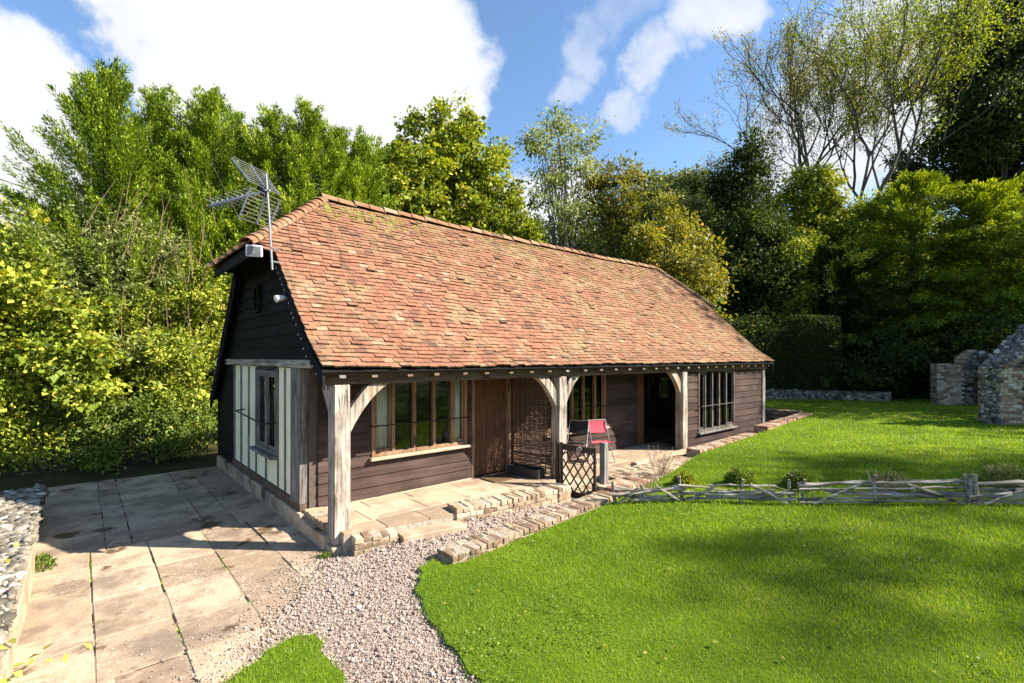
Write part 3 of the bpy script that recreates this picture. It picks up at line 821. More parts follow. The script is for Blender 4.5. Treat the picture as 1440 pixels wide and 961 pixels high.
knee(p1, (P1 + .06, YP + .21, 1.56), (0, 1, 0), .70, .62, (.11, 0, 0))
knee(p2, (P2, YP + .05, 1.56), (-1, 0, 0), .58, .50, (0, .11, 0))
knee(p2, (P2 + .235, YP + .05, 1.60), (1, 0, 0), .55, .42, (0, .11, 0))
knee(p3, (P3, YP + .05, 1.60), (-1, 0, 0), .55, .48, (0, .11, 0))
m = MB(); m.box(P1 - .05, P1 + .30, YP - .04, YP + .30, -.05, .10, .5, .01); m.build("pad_stone", slab_m, p1, bevel=.015)
strut("corner_post", oak_grey, X1 - .17, X1 + .02, YE - .06, YE + .14, .3, 2.2)
strut("bay_post", oak_z, 10.88 + .235, 10.88 + .255, YP + .03, YP + .15, .1, 2.2)
strut("inner_post", oak_brown, 10.62, 10.86, YW - .07, YW + .1, .15, 2.3, bevel=.012)
strut("wall_plate", oak_x, X0 - .06, X1 + .05, YP + .02, YP + .21, 2.152, 2.335, bevel=.012, jit=.004)
strut("veranda_ceiling", board_dark, X0 + .1, X1, YP + .2, YW + .1, 2.50, 2.53, bevel=0, jit=0)
m = MB(); m.box(X0 + .02, X0 + .07, YP + .15, 7.4, 2.36, 2.52); m.build("veranda_end_board", board_dark, house)
# blocking above the wall plate so that no light gets into the roof
m = MB(); m.box(X0 + .02, X1, YP + .10, YP + .14, 2.336, 2.50); m.build("eaves_board", board_dark, house)
i = 0; x = X0 + .05
while x < X1 + .1:
    z0 = EAVE[1] - .122; z1 = z0 + (KINK[1] - EAVE[1]) / (KINK[0] - EAVE[0]) * .36
    m = MB(); xx = x + rnd.uniform(-.04, .04); h_ = rnd.uniform(.022, .042)
    m.hexa([(xx, EAVE[0] + .02, z0 - .0), (xx + .085, EAVE[0] + .035, z0), (xx + .085, YP + .20, z1 - .0), (xx, YP + .20, z1),
            (xx, EAVE[0] + .035, z0 + h_), (xx + .085, EAVE[0] + .035, z0 + h_), (xx + .085, YP + .20, z1 + h_), (xx, YP + .20, z1 + h_)])
    m.build("rafter_tail", oak_grey if rnd.random() < .25 else oak_x, house); x += .47
strut("wall_base_strip", sill_wood, 2.65, 5.40, YW - .045, YW - .012, FL - .01, FL + .018, bevel=.003)

# veranda floor: brick edged platform of flags
m = MB()
flo = [(2.5, 6.1), (4.0, 5.86), (5.0, 5.74), (6.0, 5.62), (6.5, 6.0), (10.9, 6.15), (10.9, YW), (2.5, YW)]
m.prism([(a, b, -.05) for a, b in flo], (0, 0, FL - .03 + .05)); vf = m.build("veranda_floor", mortar_m, house)
m = MB(); rows = [(5.6, 6.35), (6.35, 6.95), (6.95, YW)]
for k, (ya, yb) in enumerate(rows):
    x = 2.45 - k * .35
    while x < 10.9:
        w = rnd.choice([.6, .75, .9]); p = [(x + .006, ya + .006), (x + w - .006, ya + .006), (x + w - .006, yb - .006), (x + .006, yb - .006)]
        for a, b in zip(flo, flo[1:] + flo[:1]):
            if len(p) > 2 and not (a == (6.0, 5.62) or a == (6.5, 6.0) or a == (10.9, 6.15)): p = clip(p, a, b)
        if k == 0 and x > 6.0 - w and len(p) > 2: p = clip(p, (6.5, 6.02), (11.0, 6.16))
        if len(p) > 2:
            n = len(p); zt = FL + rnd.uniform(-.003, .003)
            m.add([(a, b, FL - .035) for a, b in p] + [(a, b, zt) for a, b in p], [tuple(range(n))[::-1], tuple(range(n, 2 * n))] + [(i, (i + 1) % n, n + (i + 1) % n, n + i) for i in range(n)], rnd.random())
        x += w
m.build("flagstone", floor_slab_m, vf, bevel=.004)

# windows
def window(Pf, u0, u1, z0, z1, muls, mat, nbar, sillw=.07, curtains=(), jamb=.06, depth=.07, sillmat=None, recess=.03):
    """Pf(u, w, z); w outwards.  The frame is the window, the rest its sub-parts."""
    def bx(m, a, b, w0, w1, c, d, t=.5):
        m.hexa([Pf(a, w0, c), Pf(b, w0, c), Pf(b, w1, c), Pf(a, w1, c), Pf(a, w0, d), Pf(b, w0, d), Pf(b, w1, d), Pf(a, w1, d)], t)
    m = MB(); o = .045
    bx(m, u0, u0 + jamb, -depth, o, z0, z1); bx(m, u1 - jamb, u1, -depth, o, z0, z1)
    bx(m, u0 + jamb + .001, u1 - jamb - .001, -depth, o - .004, z1 - jamb, z1); bx(m, u0 + jamb + .001, u1 - jamb - .001, -depth, o - .004, z0, z0 + jamb)
    fr_ = m.build("window", mat, house, bevel=.005)
    m = MB(); bx(m, u0 - .04, u1 + .04, -.02, o + sillw, z0 - .05, z0 - .002); m.build("sill", sillmat or sill_wood, fr_, bevel=.006)
    edges = [u0 + jamb] + [u for u in muls] + [u1 - jamb]
    for u in muls:
        m = MB(); bx(m, u - .028, u + .028, -depth, o - .008, z0 + jamb + .001, z1 - jamb - .001); m.build("mullion", mat, fr_, bevel=.005)
    for a, b in zip(edges, edges[1:]):
        a2 = a + (.029 if a != edges[0] else .001); b2 = b - (.029 if b != edges[-1] else .001)
        m = MB(); bx(m, a2, b2, -.032, -.026, z0 + jamb + .001, z1 - jamb - .001); m.build("pane", glass_m, fr_)
    # casement rails on the outer lights
    for (a, b) in ((edges[0], edges[1]), (edges[-2], edges[-1])):
        a += .03 if a != edges[0] else .001; b -= .03 if b != edges[-1] else .001
        m = MB(); w_ = .035
        bx(m, a, a + w_, -.024, .012, z0 + jamb + .001, z1 - jamb - .001); bx(m, b - w_, b, -.024, .012, z0 + jamb + .001, z1 - jamb - .001)
        bx(m, a + w_ + .001, b - w_ - .001, -.024, .010, z0 + jamb + .001, z0 + jamb + .05); bx(m, a + w_ + .001, b - w_ - .001, -.024, .010, z1 - jamb - .05, z1 - jamb - .001)
        m.build("casement", mat, fr_, bevel=.004)
    if nbar:
        m = MB(); zb = z0 + (z1 - z0) * nbar
        m.tube([Pf(u0 - .02, .03, zb), Pf(u0 - .02, .13, zb), Pf(u1 + .02, .13, zb), Pf(u1 + .02, .03, zb)], .011, 6); m.build("guard_rail", iron_m, fr_)
    for a, b in curtains:
        m = MB(); n = 28; vs = []
        for i in range(n + 1):
            u = a + (b - a) * i / n; w = -.065 - .018 * math.sin(i * 1.35) - .008 * math.sin(i * 2.9)
            for dw in (0, -.006):
                vs += [Pf(u, w + dw, z0 + .08), Pf(u + .01 * math.sin(i), w + dw, z1 - .02)]
        fs = []
        for i in range(n):
            k = i * 4; fs += [(k, k + 4, k + 5, k + 1), (k + 2, k + 3, k + 7, k + 6), (k + 1, k + 5, k + 7, k + 3), (k, k + 2, k + 6, k + 4)]
        fs += [(0, 1, 3, 2), (n * 4, n * 4 + 2, n * 4 + 3, n * 4 + 1)]
        m.add(vs, fs); m.build("curtain", curtain_m, fr_, smooth=True)
    return fr_
window(PF, *W1, [3.83, 4.22, 4.61, 4.99], frame_wood, .38, curtains=[(3.50, 3.80), (4.96, 5.22)])
window(PF, *W2, [7.78, 8.17, 8.55, 8.95], frame_wood, .36, curtains=[(8.93, 9.24)])
window(PEB, *W3, [12.12, 12.5, 12.88, 13.28], oak_old, .42, curtains=[(13.0, 13.18)], sillmat=oak_grey)
EW = (9.45, 10.45, .95, 1.98)
window(PE, *EW, [9.95], oak_brown, 0, sillw=.03)
window(PG, *GW, [9.15], oak_grey, 0, sillw=.09, sillmat=oak_grey, depth=.05)
m = MB(); m.tube([(X0 - .04, 10.42, 1.52), (X0 - .20, 10.40, 1.50), (X0 - .22, 8.50, 1.44), (X0 - .02, 8.50, 1.45)], .014, 6); m.build("guard_rail", iron_m, house)
# small slit window high in the gable
m = MB(); ya, yb, za, zb = 9.42, 9.72, 3.30, 3.78
m.box(X0 - .07, X0 - .01, ya, ya + .04, za, zb); m.box(X0 - .07, X0 - .01, yb - .04, yb, za, zb); m.box(X0 - .07, X0 - .012, ya + .041, yb - .041, za, za + .04); m.box(X0 - .07, X0 - .012, ya + .041, yb - .041, zb - .04, zb)
sw = m.build("slit_window", board_dark, house)
m = MB(); m.box(X0 - .045, X0 - .038, ya + .041, yb - .041, za + .041, zb - .041); m.build("pane", glass_m, sw)

# front door, standing in its recess
m = MB(); a, b, c, d = DR
n = 5; wd = (b - a - .14) / n
for i in range(n):
    m.box(a + .07 + i * wd + .002, a + .07 + (i + 1) * wd - .002, YW + .03, YW + .075 + rnd.uniform(-.003, .003), c + .02, d - .07, rnd.random())
dr = m.build("door", door_wood, house, bevel=.004)
m = MB(); m.box(a, a + .068, YW - .03, YW + .085, c, d, .5); m.box(b - .068, b, YW - .05, YW + .085, c, d, .5); m.box(a + .069, b - .069, YW - .03, YW + .085, d - .068, d); m.build("door_frame", frame_wood, dr, bevel=.006)
m = MB(); m.tube([(b - .16, YW + .03, 1.22), (b - .16, YW - .01, 1.22), (b - .16, YW - .012, 1.12), (b - .16, YW + .03, 1.12)], .009, 6); m.build("handle", iron_m, dr)
m = MB(); m.box(b + .05, b + .2, YW - .06, YW - .02, c, 2.2); m.build("door_post", oak_brown, house, bevel=.008)

# ------------------------------------------------------------------ low brick walls and kerbs
brick_old = brick_mat("mossy_old_brick", [(0, (0.12, 0.07, 0.045)), (0.35, (0.22, 0.14, 0.09)), (0.7, (0.33, 0.235, 0.15)), (1, (0.42, 0.33, 0.23))])
def brick_wall(name, label, path, z0, z1, mat, cat="low wall", wid=.36, bw=.105, cap_h=.07, copes=True):
    """path: centre line (x,y[,dz]); header bricks laid across the top, stretchers below."""
    t = thing(name, label, cat, (path[0][0], path[0][1], 0))
    core = MB(); cp = MB(); st = MB()
    for a, b in zip(path, path[1:]):
        A = Vector((a[0], a[1], 0)); B = Vector((b[0], b[1], 0)); d = (B - A); L = d.length; d.normalize(); s = Vector((-d.y, d.x, 0))
        za = a[2] if len(a) > 2 else 0; zb = b[2] if len(b) > 2 else 0
        def P(u, w, z): return A + d * u + s * w + Vector((0, 0, z + za + (zb - za) * u / L))
        def bx(m, u0, u1, w0, w1, c, e, tt, j=.003):
            q_ = [P(u0, w0, c), P(u1, w0, c), P(u1, w1, c), P(u0, w1, c), P(u0, w0, e), P(u1, w0, e), P(u1, w1, e), P(u0, w1, e)]
            m.hexa([v + Vector((rnd.uniform(-j, j), rnd.uniform(-j, j), rnd.uniform(-j, j))) for v in q_], tt)
        bx(core, .008, L - .008, -wid / 2 + .010, wid / 2 - .010, z0, z1 - .006, .5, 0)
        u = 0
        while u < L - .02:
            u1 = min(u + bw * rnd.uniform(.88, 1.15), L); dz = rnd.uniform(-.011, .007)
            for w0, w1 in (((-wid / 2, wid / 2),) if wid < .3 else ((-wid / 2, -wid / 2 + wid * .62), (-wid / 2 + wid * .62 + .006, wid / 2))):
                bx(cp, u + .004, u1 - .004, w0 + rnd.uniform(-.012, .008), w1 + rnd.uniform(-.008, .012), z1 - cap_h, z1 + dz, min(1, max(0, rnd.gauss(.52, .27))), .007)
            u = u1
        z = z1 - cap_h - .072; row = 0
        while z > z0 - .05:
            for w0, w1 in ((-wid / 2, -wid / 2 + .1), (wid / 2 - .1, wid / 2)):
                u = -(row % 2) * .11
                while u < L:
                    a0, a1 = max(u + .005, 0), min(u + .215, L)
                    if a1 - a0 > .03: bx(st, a0, a1, w0, w1, z, z + .064, min(1, max(0, rnd.gauss(.45, .27))), .003)
                    u += .22
            z -= .074; row += 1
    core.build("mortar_core", mortar_m, t); cp.build("coping", mat, t, bevel=.007)
    if st.v: st.build("brickwork", mat, t, bevel=.006)
    return t
brick_wall("brick_wall", "short pale brick edging beside the foot of the tall corner post, by the paved step", [(2.58, 6.04), (3.14, 5.95)], -.05, .235, brick_buff, wid=.26)
brick_wall("brick_wall", "sunlit buff brick low wall along the veranda edge between the paved step and the lattice gate", [(4.06, 5.98), (5.0, 5.84), (5.9, 5.76), (6.24, 5.8)], -.05, .335, brick_buff, wid=.34, bw=.09)
brick_wall("brick_wall", "narrow brick wall end at the gable corner, between corner post and tall veranda post", [(2.55, 7.36), (2.55, 6.44)], -.05, .30, brick_buff, wid=.26)
brick_wall("brick_kerb", "long weathered brick kerb between the gravel path and the lawn, ending at the gravel", [(3.3, 5.02, 0), (4.8, 5.0, .07), (6.5, 5.02, .15)], -.05, .15, brick_old, "kerb", wid=.36, bw=.085)
brick_wall("brick_kerb", "brown brick block end beside the lattice gate post at the terrace", [(6.66, 5.2), (7.6, 5.22)], .0, .305, brick_red, "kerb", wid=.46)
brick_wall("brick_kerb", "brick kerb at the lawn edge below the long end window, beside the third post", [(10.38, 5.68), (13.9, 5.84)], .1, .43, brick_red, "kerb", wid=.34)
brick_wall("brick_kerb", "farthest and highest dark red brick kerb, past the end of the cottage", [(14.1, 5.72), (18.6, 6.05)], .2, .61, brick_red, "kerb", wid=.36)
brick_wall("brick_kerb", "shaded brick return of the sunken border behind the cottage end", [(18.6, 6.2), (18.4, 9.3)], .2, .66, brick_red, "kerb", wid=.3)
m = MB(); m.prism([(8.65, 5.98, .2), (10.84, 6.06, .2), (10.84, 6.19, .2), (8.65, 6.12, .2)], (0, 0, .12), .8)
tag(m.build("stone_kerb", floor_slab_m, bevel=.01), "long pale stone slab edging the veranda left of the third post", "kerb")
m = MB(); m.prism([(3.13, 5.72, -.02), (4.05, 5.58, -.02), (4.10, 5.86, -.02), (3.17, 6.0, -.02)], (0, 0, .19), .7)
tag(m.build("step_slab", floor_slab_m, bevel=.012), "low paved stone step up from the gravel onto the veranda", "step")

ruin_brick = brick_mat("ruin_brick", [(0, (0.17, 0.085, 0.055)), (0.35, (0.32, 0.19, 0.12)), (0.65, (0.42, 0.33, 0.225)), (1, (0.54, 0.48, 0.37))])
# ------------------------------------------------------------------ random stones
ICO = None
def ico():
    global ICO
    if ICO is None:
        bm = bmesh.new(); bmesh.ops.create_icosphere(bm, subdivisions=1, radius=1)
        ICO = (np.array([v.co[:] for v in bm.verts]), np.array([[v.index for v in f.verts] for f in bm.faces])); bm.free()
    return ICO
def stones(name, P, S, mat, parent=None, flat=.62, nrm=None, local=False):
    """P (n,3) centres, S (n,) radii"""
    v0, f0 = ico(); n = len(P); k = len(v0)
    sc = S[:, None] * rng.uniform(.65, 1.25, (n, 3))
    v = v0[None] * rng.uniform(.75, 1.2, (n, k, 1)) * sc[:, None, :]
    q = rng.normal(size=(n, 4)); q /= np.linalg.norm(q, axis=1)[:, None]
    w, x, y, z = q.T
    M = np.stack([1 - 2 * (y * y + z * z), 2 * (x * y - z * w), 2 * (x * z + y * w), 2 * (x * y + z * w), 1 - 2 * (x * x + z * z), 2 * (y * z - x * w), 2 * (x * z - y * w), 2 * (y * z + x * w), 1 - 2 * (x * x + y * y)], 1).reshape(n, 3, 3)
    v = np.einsum('nij,nkj->nki', M, v)
    if nrm is None: v[:, :, 2] *= flat
    else:
        d = np.einsum('nki,ni->nk', v, nrm); v -= nrm[:, None, :] * (d * (1 - flat))[:, :, None]
    v = v + P[:, None, :]
    f = (f0[None] + (np.arange(n) * k)[:, None, None]).reshape(-1, 3)
    t = np.clip(rng.normal(.5, .27, n), 0, 1)
    return mesh_obj(name, v.reshape(-1, 3), f, mat, parent, np.repeat(t, len(f0)), local=local)

# gravel: loose stones over the path, thinning out over the edge of the flags
lawn_in = lambda X, Y: inside(lawn_poly, X, Y) | inside(tuft_poly, X, Y)
n = 170000
Rr = np.exp(rng.uniform(math.log(2.2), math.log(9.5), n)); An = YAW + rng.uniform(R(-30), R(52), n)
X, Y = Rr * np.cos(An), Rr * np.sin(An)
k = inside(gravel_poly, X, Y) & ~lawn_in(X, Y) & ~((Y > 4.82) & (Y < 5.22) & (X > 3.28)) & (Y < 6.02 - .16 * (X - 2.7)) & (X < 6.6)
X, Y = X[k], Y[k]
dd = np.hypot(X, Y); S = rng.lognormal(math.log(.0066), .45, len(X)) * np.clip(dd / 5.5, .8, 1.3)
P = np.stack([X, Y, gvz(X, Y) + .004 + S * .35 + rng.uniform(0, .006, len(X))], 1)
tag(stones("gravel", P, S, gravel_m), kind='stuff')
n = 2600
t_ = rng.random(n); a = np.array([[2.42, 6.2], [1.4, 4.86], [.92, 4.4], [.0, 3.2]]); seg = rng.choice(3, n, p=[.5, .2, .3])
X = a[seg, 0] + (a[seg + 1, 0] - a[seg, 0]) * t_; Y = a[seg, 1] + (a[seg + 1, 1] - a[seg, 1]) * t_
off = rng.exponential(.16, n); X -= off * .78; Y += off * .6
S = rng.lognormal(math.log(.007), .35, n); k = X < 2.3
tag(stones("scattered_gravel", np.stack([X, Y, .03 + S * .3], 1)[k], S[k], gravel_m), kind='stuff')

# ------------------------------------------------------------------ left garden wall of rubble
t = thing("garden_wall", "low grey rubble stone wall at the left edge of the patio, with lichened top", "wall", (-.8, 8, 0))
m = MB(); m.box(-1.45, -.47, 3.0, 11.1, -.05, .36); m.build("wall_core", mortar_m, t)
n = 13000
X = rng.uniform(-1.45, -.46, n); Y = rng.uniform(3.0, 11.15, n)
stones("stone_top", np.stack([X, Y, .362 + rng.uniform(-.008, .012, n) + .02 * np.sin(Y * 2)], 1), rng.lognormal(math.log(.030), .48, n), rubble_m, t, .38)
n = 1300
Y = rng.uniform(3.0, 11.1, n); Z = rng.uniform(0, .36, n)
stones("stone_face", np.stack([np.full(n, -.475), Y, Z], 1), rng.lognormal(math.log(.055), .3, n), rubble_m, t, .5, np.tile([1., 0, 0], (n, 1)))
n = 160
stones("stone_end", np.stack([rng.uniform(-1.4, -.5, n), np.full(n, 11.1), rng.uniform(0, .36, n)], 1), rng.lognormal(math.log(.06), .3, n), rubble_m, t, .5, np.tile([0., 1, 0], (n, 1)))
m = MB(); y = 3.6
while y < 7.7:
    L = rnd.uniform(.7, 1.1); m.box(-.475, -.405, y, y + L - .02, -.02, .33 + rnd.uniform(-.01, .01), .8, .008); y += L
m.build("edging_stone", floor_slab_m, t, bevel=.012)

# ------------------------------------------------------------------ flint wall and ruins on the right
def flint_block(name, parent, pts, h0, h1, dens=420, size=.055, thick=.3):
    """upright wall along pts (x,y); h0/h1 give bottom and top at each point"""
    core = MB(); PP, NN = [], []
    for i in range(len(pts) - 1):
        A, B = Vector(pts[i]), Vector(pts[i + 1]); d = B - A; L = d.length; d.normalize(); nv = Vector((d.y, -d.x))
        o = -nv * thick
        a0, a1, b0, b1 = h0[i], h1[i], h0[i + 1], h1[i + 1]
        core.hexa([(A.x, A.y, a0), (B.x, B.y, b0), (B.x + o.x, B.y + o.y, b0), (A.x + o.x, A.y + o.y, a0), (A.x, A.y, a1), (B.x, B.y, b1), (B.x + o.x, B.y + o.y, b1), (A.x + o.x, A.y + o.y, a1)])
        n = int(dens * L * max(.2, (a1 + b1 - a0 - b0) / 2))
        u = rng.random(n); v = rng.random(n)
        z = (a0 + (b0 - a0) * u) + v * ((a1 - a0) + ((b1 - b0) - (a1 - a0)) * u)
        PP.append(np.stack([A.x + d.x * L * u - nv.x * size * .35, A.y + d.y * L * u - nv.y * size * .35, z], 1)); NN.append(np.tile([nv.x, nv.y, 0.], (n, 1)))
        nt = int(dens * L * thick); u = rng.random(nt); w = rng.random(nt) * thick
        PP.append(np.stack([A.x + d.x * L * u - nv.x * w, A.y + d.y * L * u - nv.y * w, a1 + (b1 - a1) * u], 1)); NN.append(np.tile([0., 0, 1.], (nt, 1)))
    core.build("mortar_core", mortar_m, parent)
    P = np.concatenate(PP); N = np.concatenate(NN)
    stones(name, P, rng.lognormal(math.log(size), .35, len(P)), flint_m, parent, .5, N)
t = thing("flint_wall", "low grey flint wall at the foot of the clipped hedge, across the far lawn", "wall", (22, 9.8, .5))
flint_block("flint_face", t, [(18.9, 10.6), (20.6, 10.15), (22.6, 9.6), (24.2, 8.55), (25.3, 6.8), (26.0, 5.2)], [.4] * 6, [1.05, 1.08, 1.05, 1.0, .98, 1.0], 560, .05)

def brick_pier(parent, name, c, ax, wid, dep, z0, z1, toothed=0.0):
    ax = Vector((ax[0], ax[1], 0)).normalized(); ay = Vector((-ax.y, ax.x, 0)); c = Vector((c[0], c[1], 0))
    m = MB(); co = MB(); z = z0; row = 0
    def bx(mm, u0, u1, w0, w1, a, b, t, j=.004):
        q_ = [c + ax * u + ay * w + Vector((rnd.uniform(-j, j), rnd.uniform(-j, j), zz + rnd.uniform(-j, j))) for zz in (a, b) for u, w in ((u0, w0), (u1, w0), (u1, w1), (u0, w1))]
        mm.hexa(q_, t)
    bx(co, .015, wid - .015, .015, dep - .015, z0, z1 - .01, .5, 0)
    while z < z1 - .02:
        zz = min(z + .078, z1)
        u = -.11 * (row % 2)
        ext = toothed * (row % 2)
        while u < wid + ext:
            a, b = max(u, 0) + .005, min(u + .22, wid + ext) - .005
            if b - a > .03: bx(m, a, b, rnd.uniform(-.008, .006), .1, z, zz, min(1, max(0, rnd.gauss(.5, .3))))
            u += .22
        w = .1 + .0
        while w < dep:
            e = min(w + .2, dep); bx(m, rnd.uniform(-.006, .006), .1, w + .005, e - .003, z, zz, min(1, max(0, rnd.gauss(.5, .3))))
            w = e
        bx(m, .1, wid, dep - .1, dep, z, zz, rnd.random())
        z += .088; row += 1
    co.build("mortar_core", mortar_m, parent); m.build(name, ruin_brick, parent, bevel=.008)
# far ruin: pier with the springing of a broken arch, flint behind
q0 = at(1318, 19.6); q1 = at(1352, 19.4)
ax = (q1[0] - q0[0], q1[1] - q0[1])
t = thing("ruined_wall", "far ruined brick pier with broken arch springing and flint infill, deep in shade", "ruin", (q0[0], q0[1], .5))
brick_pier(t, "brick_pier", q0, ax, .82, .5, .45, 2.25, .1)
axv = Vector((ax[0], ax[1], 0)).normalized()
m = MB()
for i in range(5):
    an = R(25 + i * 14); c0 = Vector((q0[0], q0[1], 2.2)) + axv * (.72 + .55 * (1 - math.cos(an)) * .9) + Vector((0, 0, .75 * math.sin(an) * .95 - .15))
    d = Vector((0, 0, 1)) * math.sin(an) * -.0 + (axv * math.cos(an) + Vector((0, 0, 1)) * math.sin(an))
    m.beam(c0 - axv * .17, c0 + axv * .15, .1, .115, (0, 0, 1), rnd.random())
m.build("arch_springing", ruin_brick, t, bevel=.01)
e0 = Vector((q0[0], q0[1])) + Vector((axv.x, axv.y)) * .8; e1 = e0 + Vector((axv.x, axv.y)) * 1.9
sh = Vector((.25, .1))
flint_block("flint_infill", t, [tuple(e0 + sh), tuple((e0 + e1) / 2 + sh), tuple(e1 + sh)], [.45] * 3, [2.55, 2.7, 2.3], 560, .05)
# near ruin: flint buttress with brick quoins and a sloping shoulder
q0 = at(1381, 14.4); q1 = at(1405, 14.1); q2 = at(1560, 13.6)
ax = Vector((q2[0] - q1[0], q2[1] - q1[1])).normalized()
t = thing("ruined_buttress", "near ruined flint and brick buttress with sloping shoulder at the lawn's right edge", "ruin", (q1[0], q1[1], .5))
flint_block("flint_face", t, [q0, q1], [.45, .45], [2.2, 2.2], 1100, .042, .9)
brick_pier(t, "brick_pier", (q1[0] + ax.x * .005, q1[1] + ax.y * .005), ax, .62, .85, .45, 2.2, .12)
s0 = Vector(q1) + ax * .62
flint_block("flint_infill", t, [tuple(s0), tuple(s0 + ax * 1.5), tuple(s0 + ax * 3)], [.45] * 3, [2.3, 3.4, 4.2], 800, .045, .8)
# sloping shoulder with a brick rake
f0 = Vector((q0[0], q0[1], 2.24)); ax3 = Vector((ax.x, ax.y, 0)); back = Vector((-ax.y, ax.x, 0))
sl = [f0 + back * .05, Vector((q1[0], q1[1], 2.24)) + ax3 * .15, Vector((q1[0], q1[1], 2.24)) + ax3 * 1.9 + Vector((0, 0, 1.5)), f0 + ax3 * 1.6 + Vector((0, 0, 1.75)) + back * .2]
nS = 1700; u = rng.random(nS); v = rng.random(nS)
sa = [np.array(p) for p in sl]
PS = (1 - u)[:, None] * ((1 - v)[:, None] * sa[0] + v[:, None] * sa[3]) + u[:, None] * ((1 - v)[:, None] * sa[1] + v[:, None] * sa[2])
m = MB(); slc = [sl[0] + ax3 * .07 - Vector((0, 0, .02)), sl[1] - Vector((0, 0, .02)), sl[2] - Vector((0, 0, .02)), sl[3] + ax3 * .07 - Vector((0, 0, .02))]; m.add(slc + [s_ + ax3 * .12 + back * .25 - Vector((0, 0, .35)) for s_ in slc], [(0, 1, 2, 3), (7, 6, 5, 4), (0, 4, 5, 1), (1, 5, 6, 2), (2, 6, 7, 3), (3, 7, 4, 0)]); m.build("shoulder_core", mortar_m, t)
nn = (sl[1] - sl[0]).cross(sl[3] - sl[0]).normalized()
stones("flint_shoulder", PS, rng.lognormal(math.log(.042), .35, nS), flint_m, t, .5, np.tile(np.array(nn), (nS, 1)))
m = MB()
for i in range(17):
    c0 = sl[1].lerp(sl[2], i / 16); dd_ = (sl[2] - sl[1]).normalized()
    m.beam(c0 - back * .08 + Vector((0, 0, -.02)), c0 + back * .2 + Vector((0, 0, .03)), .095, .1, (0, 0, 1), rnd.random())
m.build("brick_rake", ruin_brick, t, bevel=.012)

# ------------------------------------------------------------------ lattice gate
def tube_obj(name, mat, parent, lst, r, n=6, local=True):
    m = MB()
    for p in lst: m.tube(p, r, n)
    return m.build(name, mat, parent, local=local)
g0, g1 = Vector((6.36, 5.98, .03)), Vector((6.59, 5.37, .03))
gt = thing("lattice_gate", "small brown timber gate with diagonal lattice beside the middle post", "gate", (g0.x, g0.y, g0.z), rz=math.atan2((g1 - g0).y, (g1 - g0).x))
W = (g1 - g0).length
m = MB(); m.box(0, .045, -.02, .02, .04, .98); m.box(W - .045, W, -.02, .02, .04, .93); m.hexa([(.046, -.019, .85), (W - .046, -.019, .82), (W - .046, .019, .82), (.046, .019, .85), (.046, -.019, .96), (W - .046, -.019, .92), (W - .046, .019, .92), (.046, .019, .96)]); m.box(.046, W - .046, -.019, .019, .05, .13)
m.build("gate_frame", lattice_m, gt, bevel=.004, local=True)
m = MB()
for sgn, yy in ((1, -.008), (-1, .008)):
    for i in range(-5, 6):
        x0 = W / 2 + i * .15; pts = []
        for zz in np.linspace(.131, .83, 60):
            x = x0 + sgn * (zz - .48) * .62
            if .04 < x < W - .04: pts.append((x, yy, zz))
        if len(pts) > 5: m.beam(pts[0], pts[-1], .012, .024, (1, 0, 0))
m.build("lattice", lattice_m, gt, local=True)
m = MB(); m.tube([(W * .55, -.022, .88), (W * .55, -.045, .88)], .05, 12); m.build("round_plaque", oak_z, gt, local=True)
tube_obj("hinge", iron_m, gt, [[(-.03, -.022, .2), (.16, -.024, .2)], [(-.03, -.022, .8), (.16, -.024, .8)]], .009)
m = MB(); m.box(6.31, 6.375, 6.0, 6.05, .0, 1.02); tag(m.build("hinge_post", lattice_m, bevel=.004), "slim dark hinge post of the gate, beside the middle veranda post", "post")
m = MB(); m.box(6.80, 6.93, 5.36, 5.47, .25, 1.02, .5, .004); tag(m.build("gate_post", oak_grey, bevel=.01), "short grey square gate post standing on the brick block", "post")

# ------------------------------------------------------------------ veranda furniture
def folding_chair(label, x, y, rz, fabric, tilt=0.0, z=FL):
    t = thing("folding_chair", label, "chair", (x, y, z), "folding chairs on the veranda", rz)
    for s in (-.21, .21):                                   # frame: faces -y locally
        tube_obj("back_leg", steel_m, t, [[(s, -.22, .0), (s, .02, .40), (s, .22, .86)]], .011)
        tube_obj("front_leg", steel_m, t, [[(s * .93, .24, .0), (s * .93, .0, .30), (s * .93, -.20, .44)]], .011)
    for seg_ in ([(-.21, -.20, .03), (.21, -.20, .03)], [(-.2, .23, .03), (.2, .23, .03)], [(-.21, .22, .86), (.21, .22, .86)]): tube_obj("crossbar", steel_m, t, [seg_], .010)
    m = MB(); n = 6; P_ = []
    for i in range(n):
        f = i / n; f2 = (i + 1) / n
        def p(f): return (0.12 + .10 * f + .02 * math.sin(f * 3.14), .60 + .25 * f)
        (ya, za), (yb, zb) = p(f), p(f2)
        m.hexa([(-.205, ya, za), (.205, ya, za), (.205, ya + .012, za - .004), (-.205, ya + .012, za - .004), (-.205, yb, zb), (.205, yb, zb), (.205, yb + .012, zb - .004), (-.205, yb + .012, zb - .004)])
    m.build("backrest", fabric, t, local=True)
    m = MB()
    for i in range(n):
        a, b = i / n, (i + 1) / n
        def p(f): return (-.23 + .36 * f, .45 - .03 * f - .035 * math.sin(f * 3.14))
        (ya, za), (yb, zb) = p(a), p(b)
        m.hexa([(-.2, ya, za - .012), (.2, ya, za - .012), (.2, yb, zb - .012), (-.2, yb, zb - .012), (-.2, ya, za), (.2, ya, za), (.2, yb, zb), (-.2, yb, zb)])
    m.build("seat", fabric, t, local=True)
    return t
folding_chair("red canvas folding chair on the veranda behind the gate", 8.42, 6.72, R(-24), red_m)
folding_chair("dark canvas folding chair behind the red one, under the second window", 7.95, 7.0, R(-62), char_m)

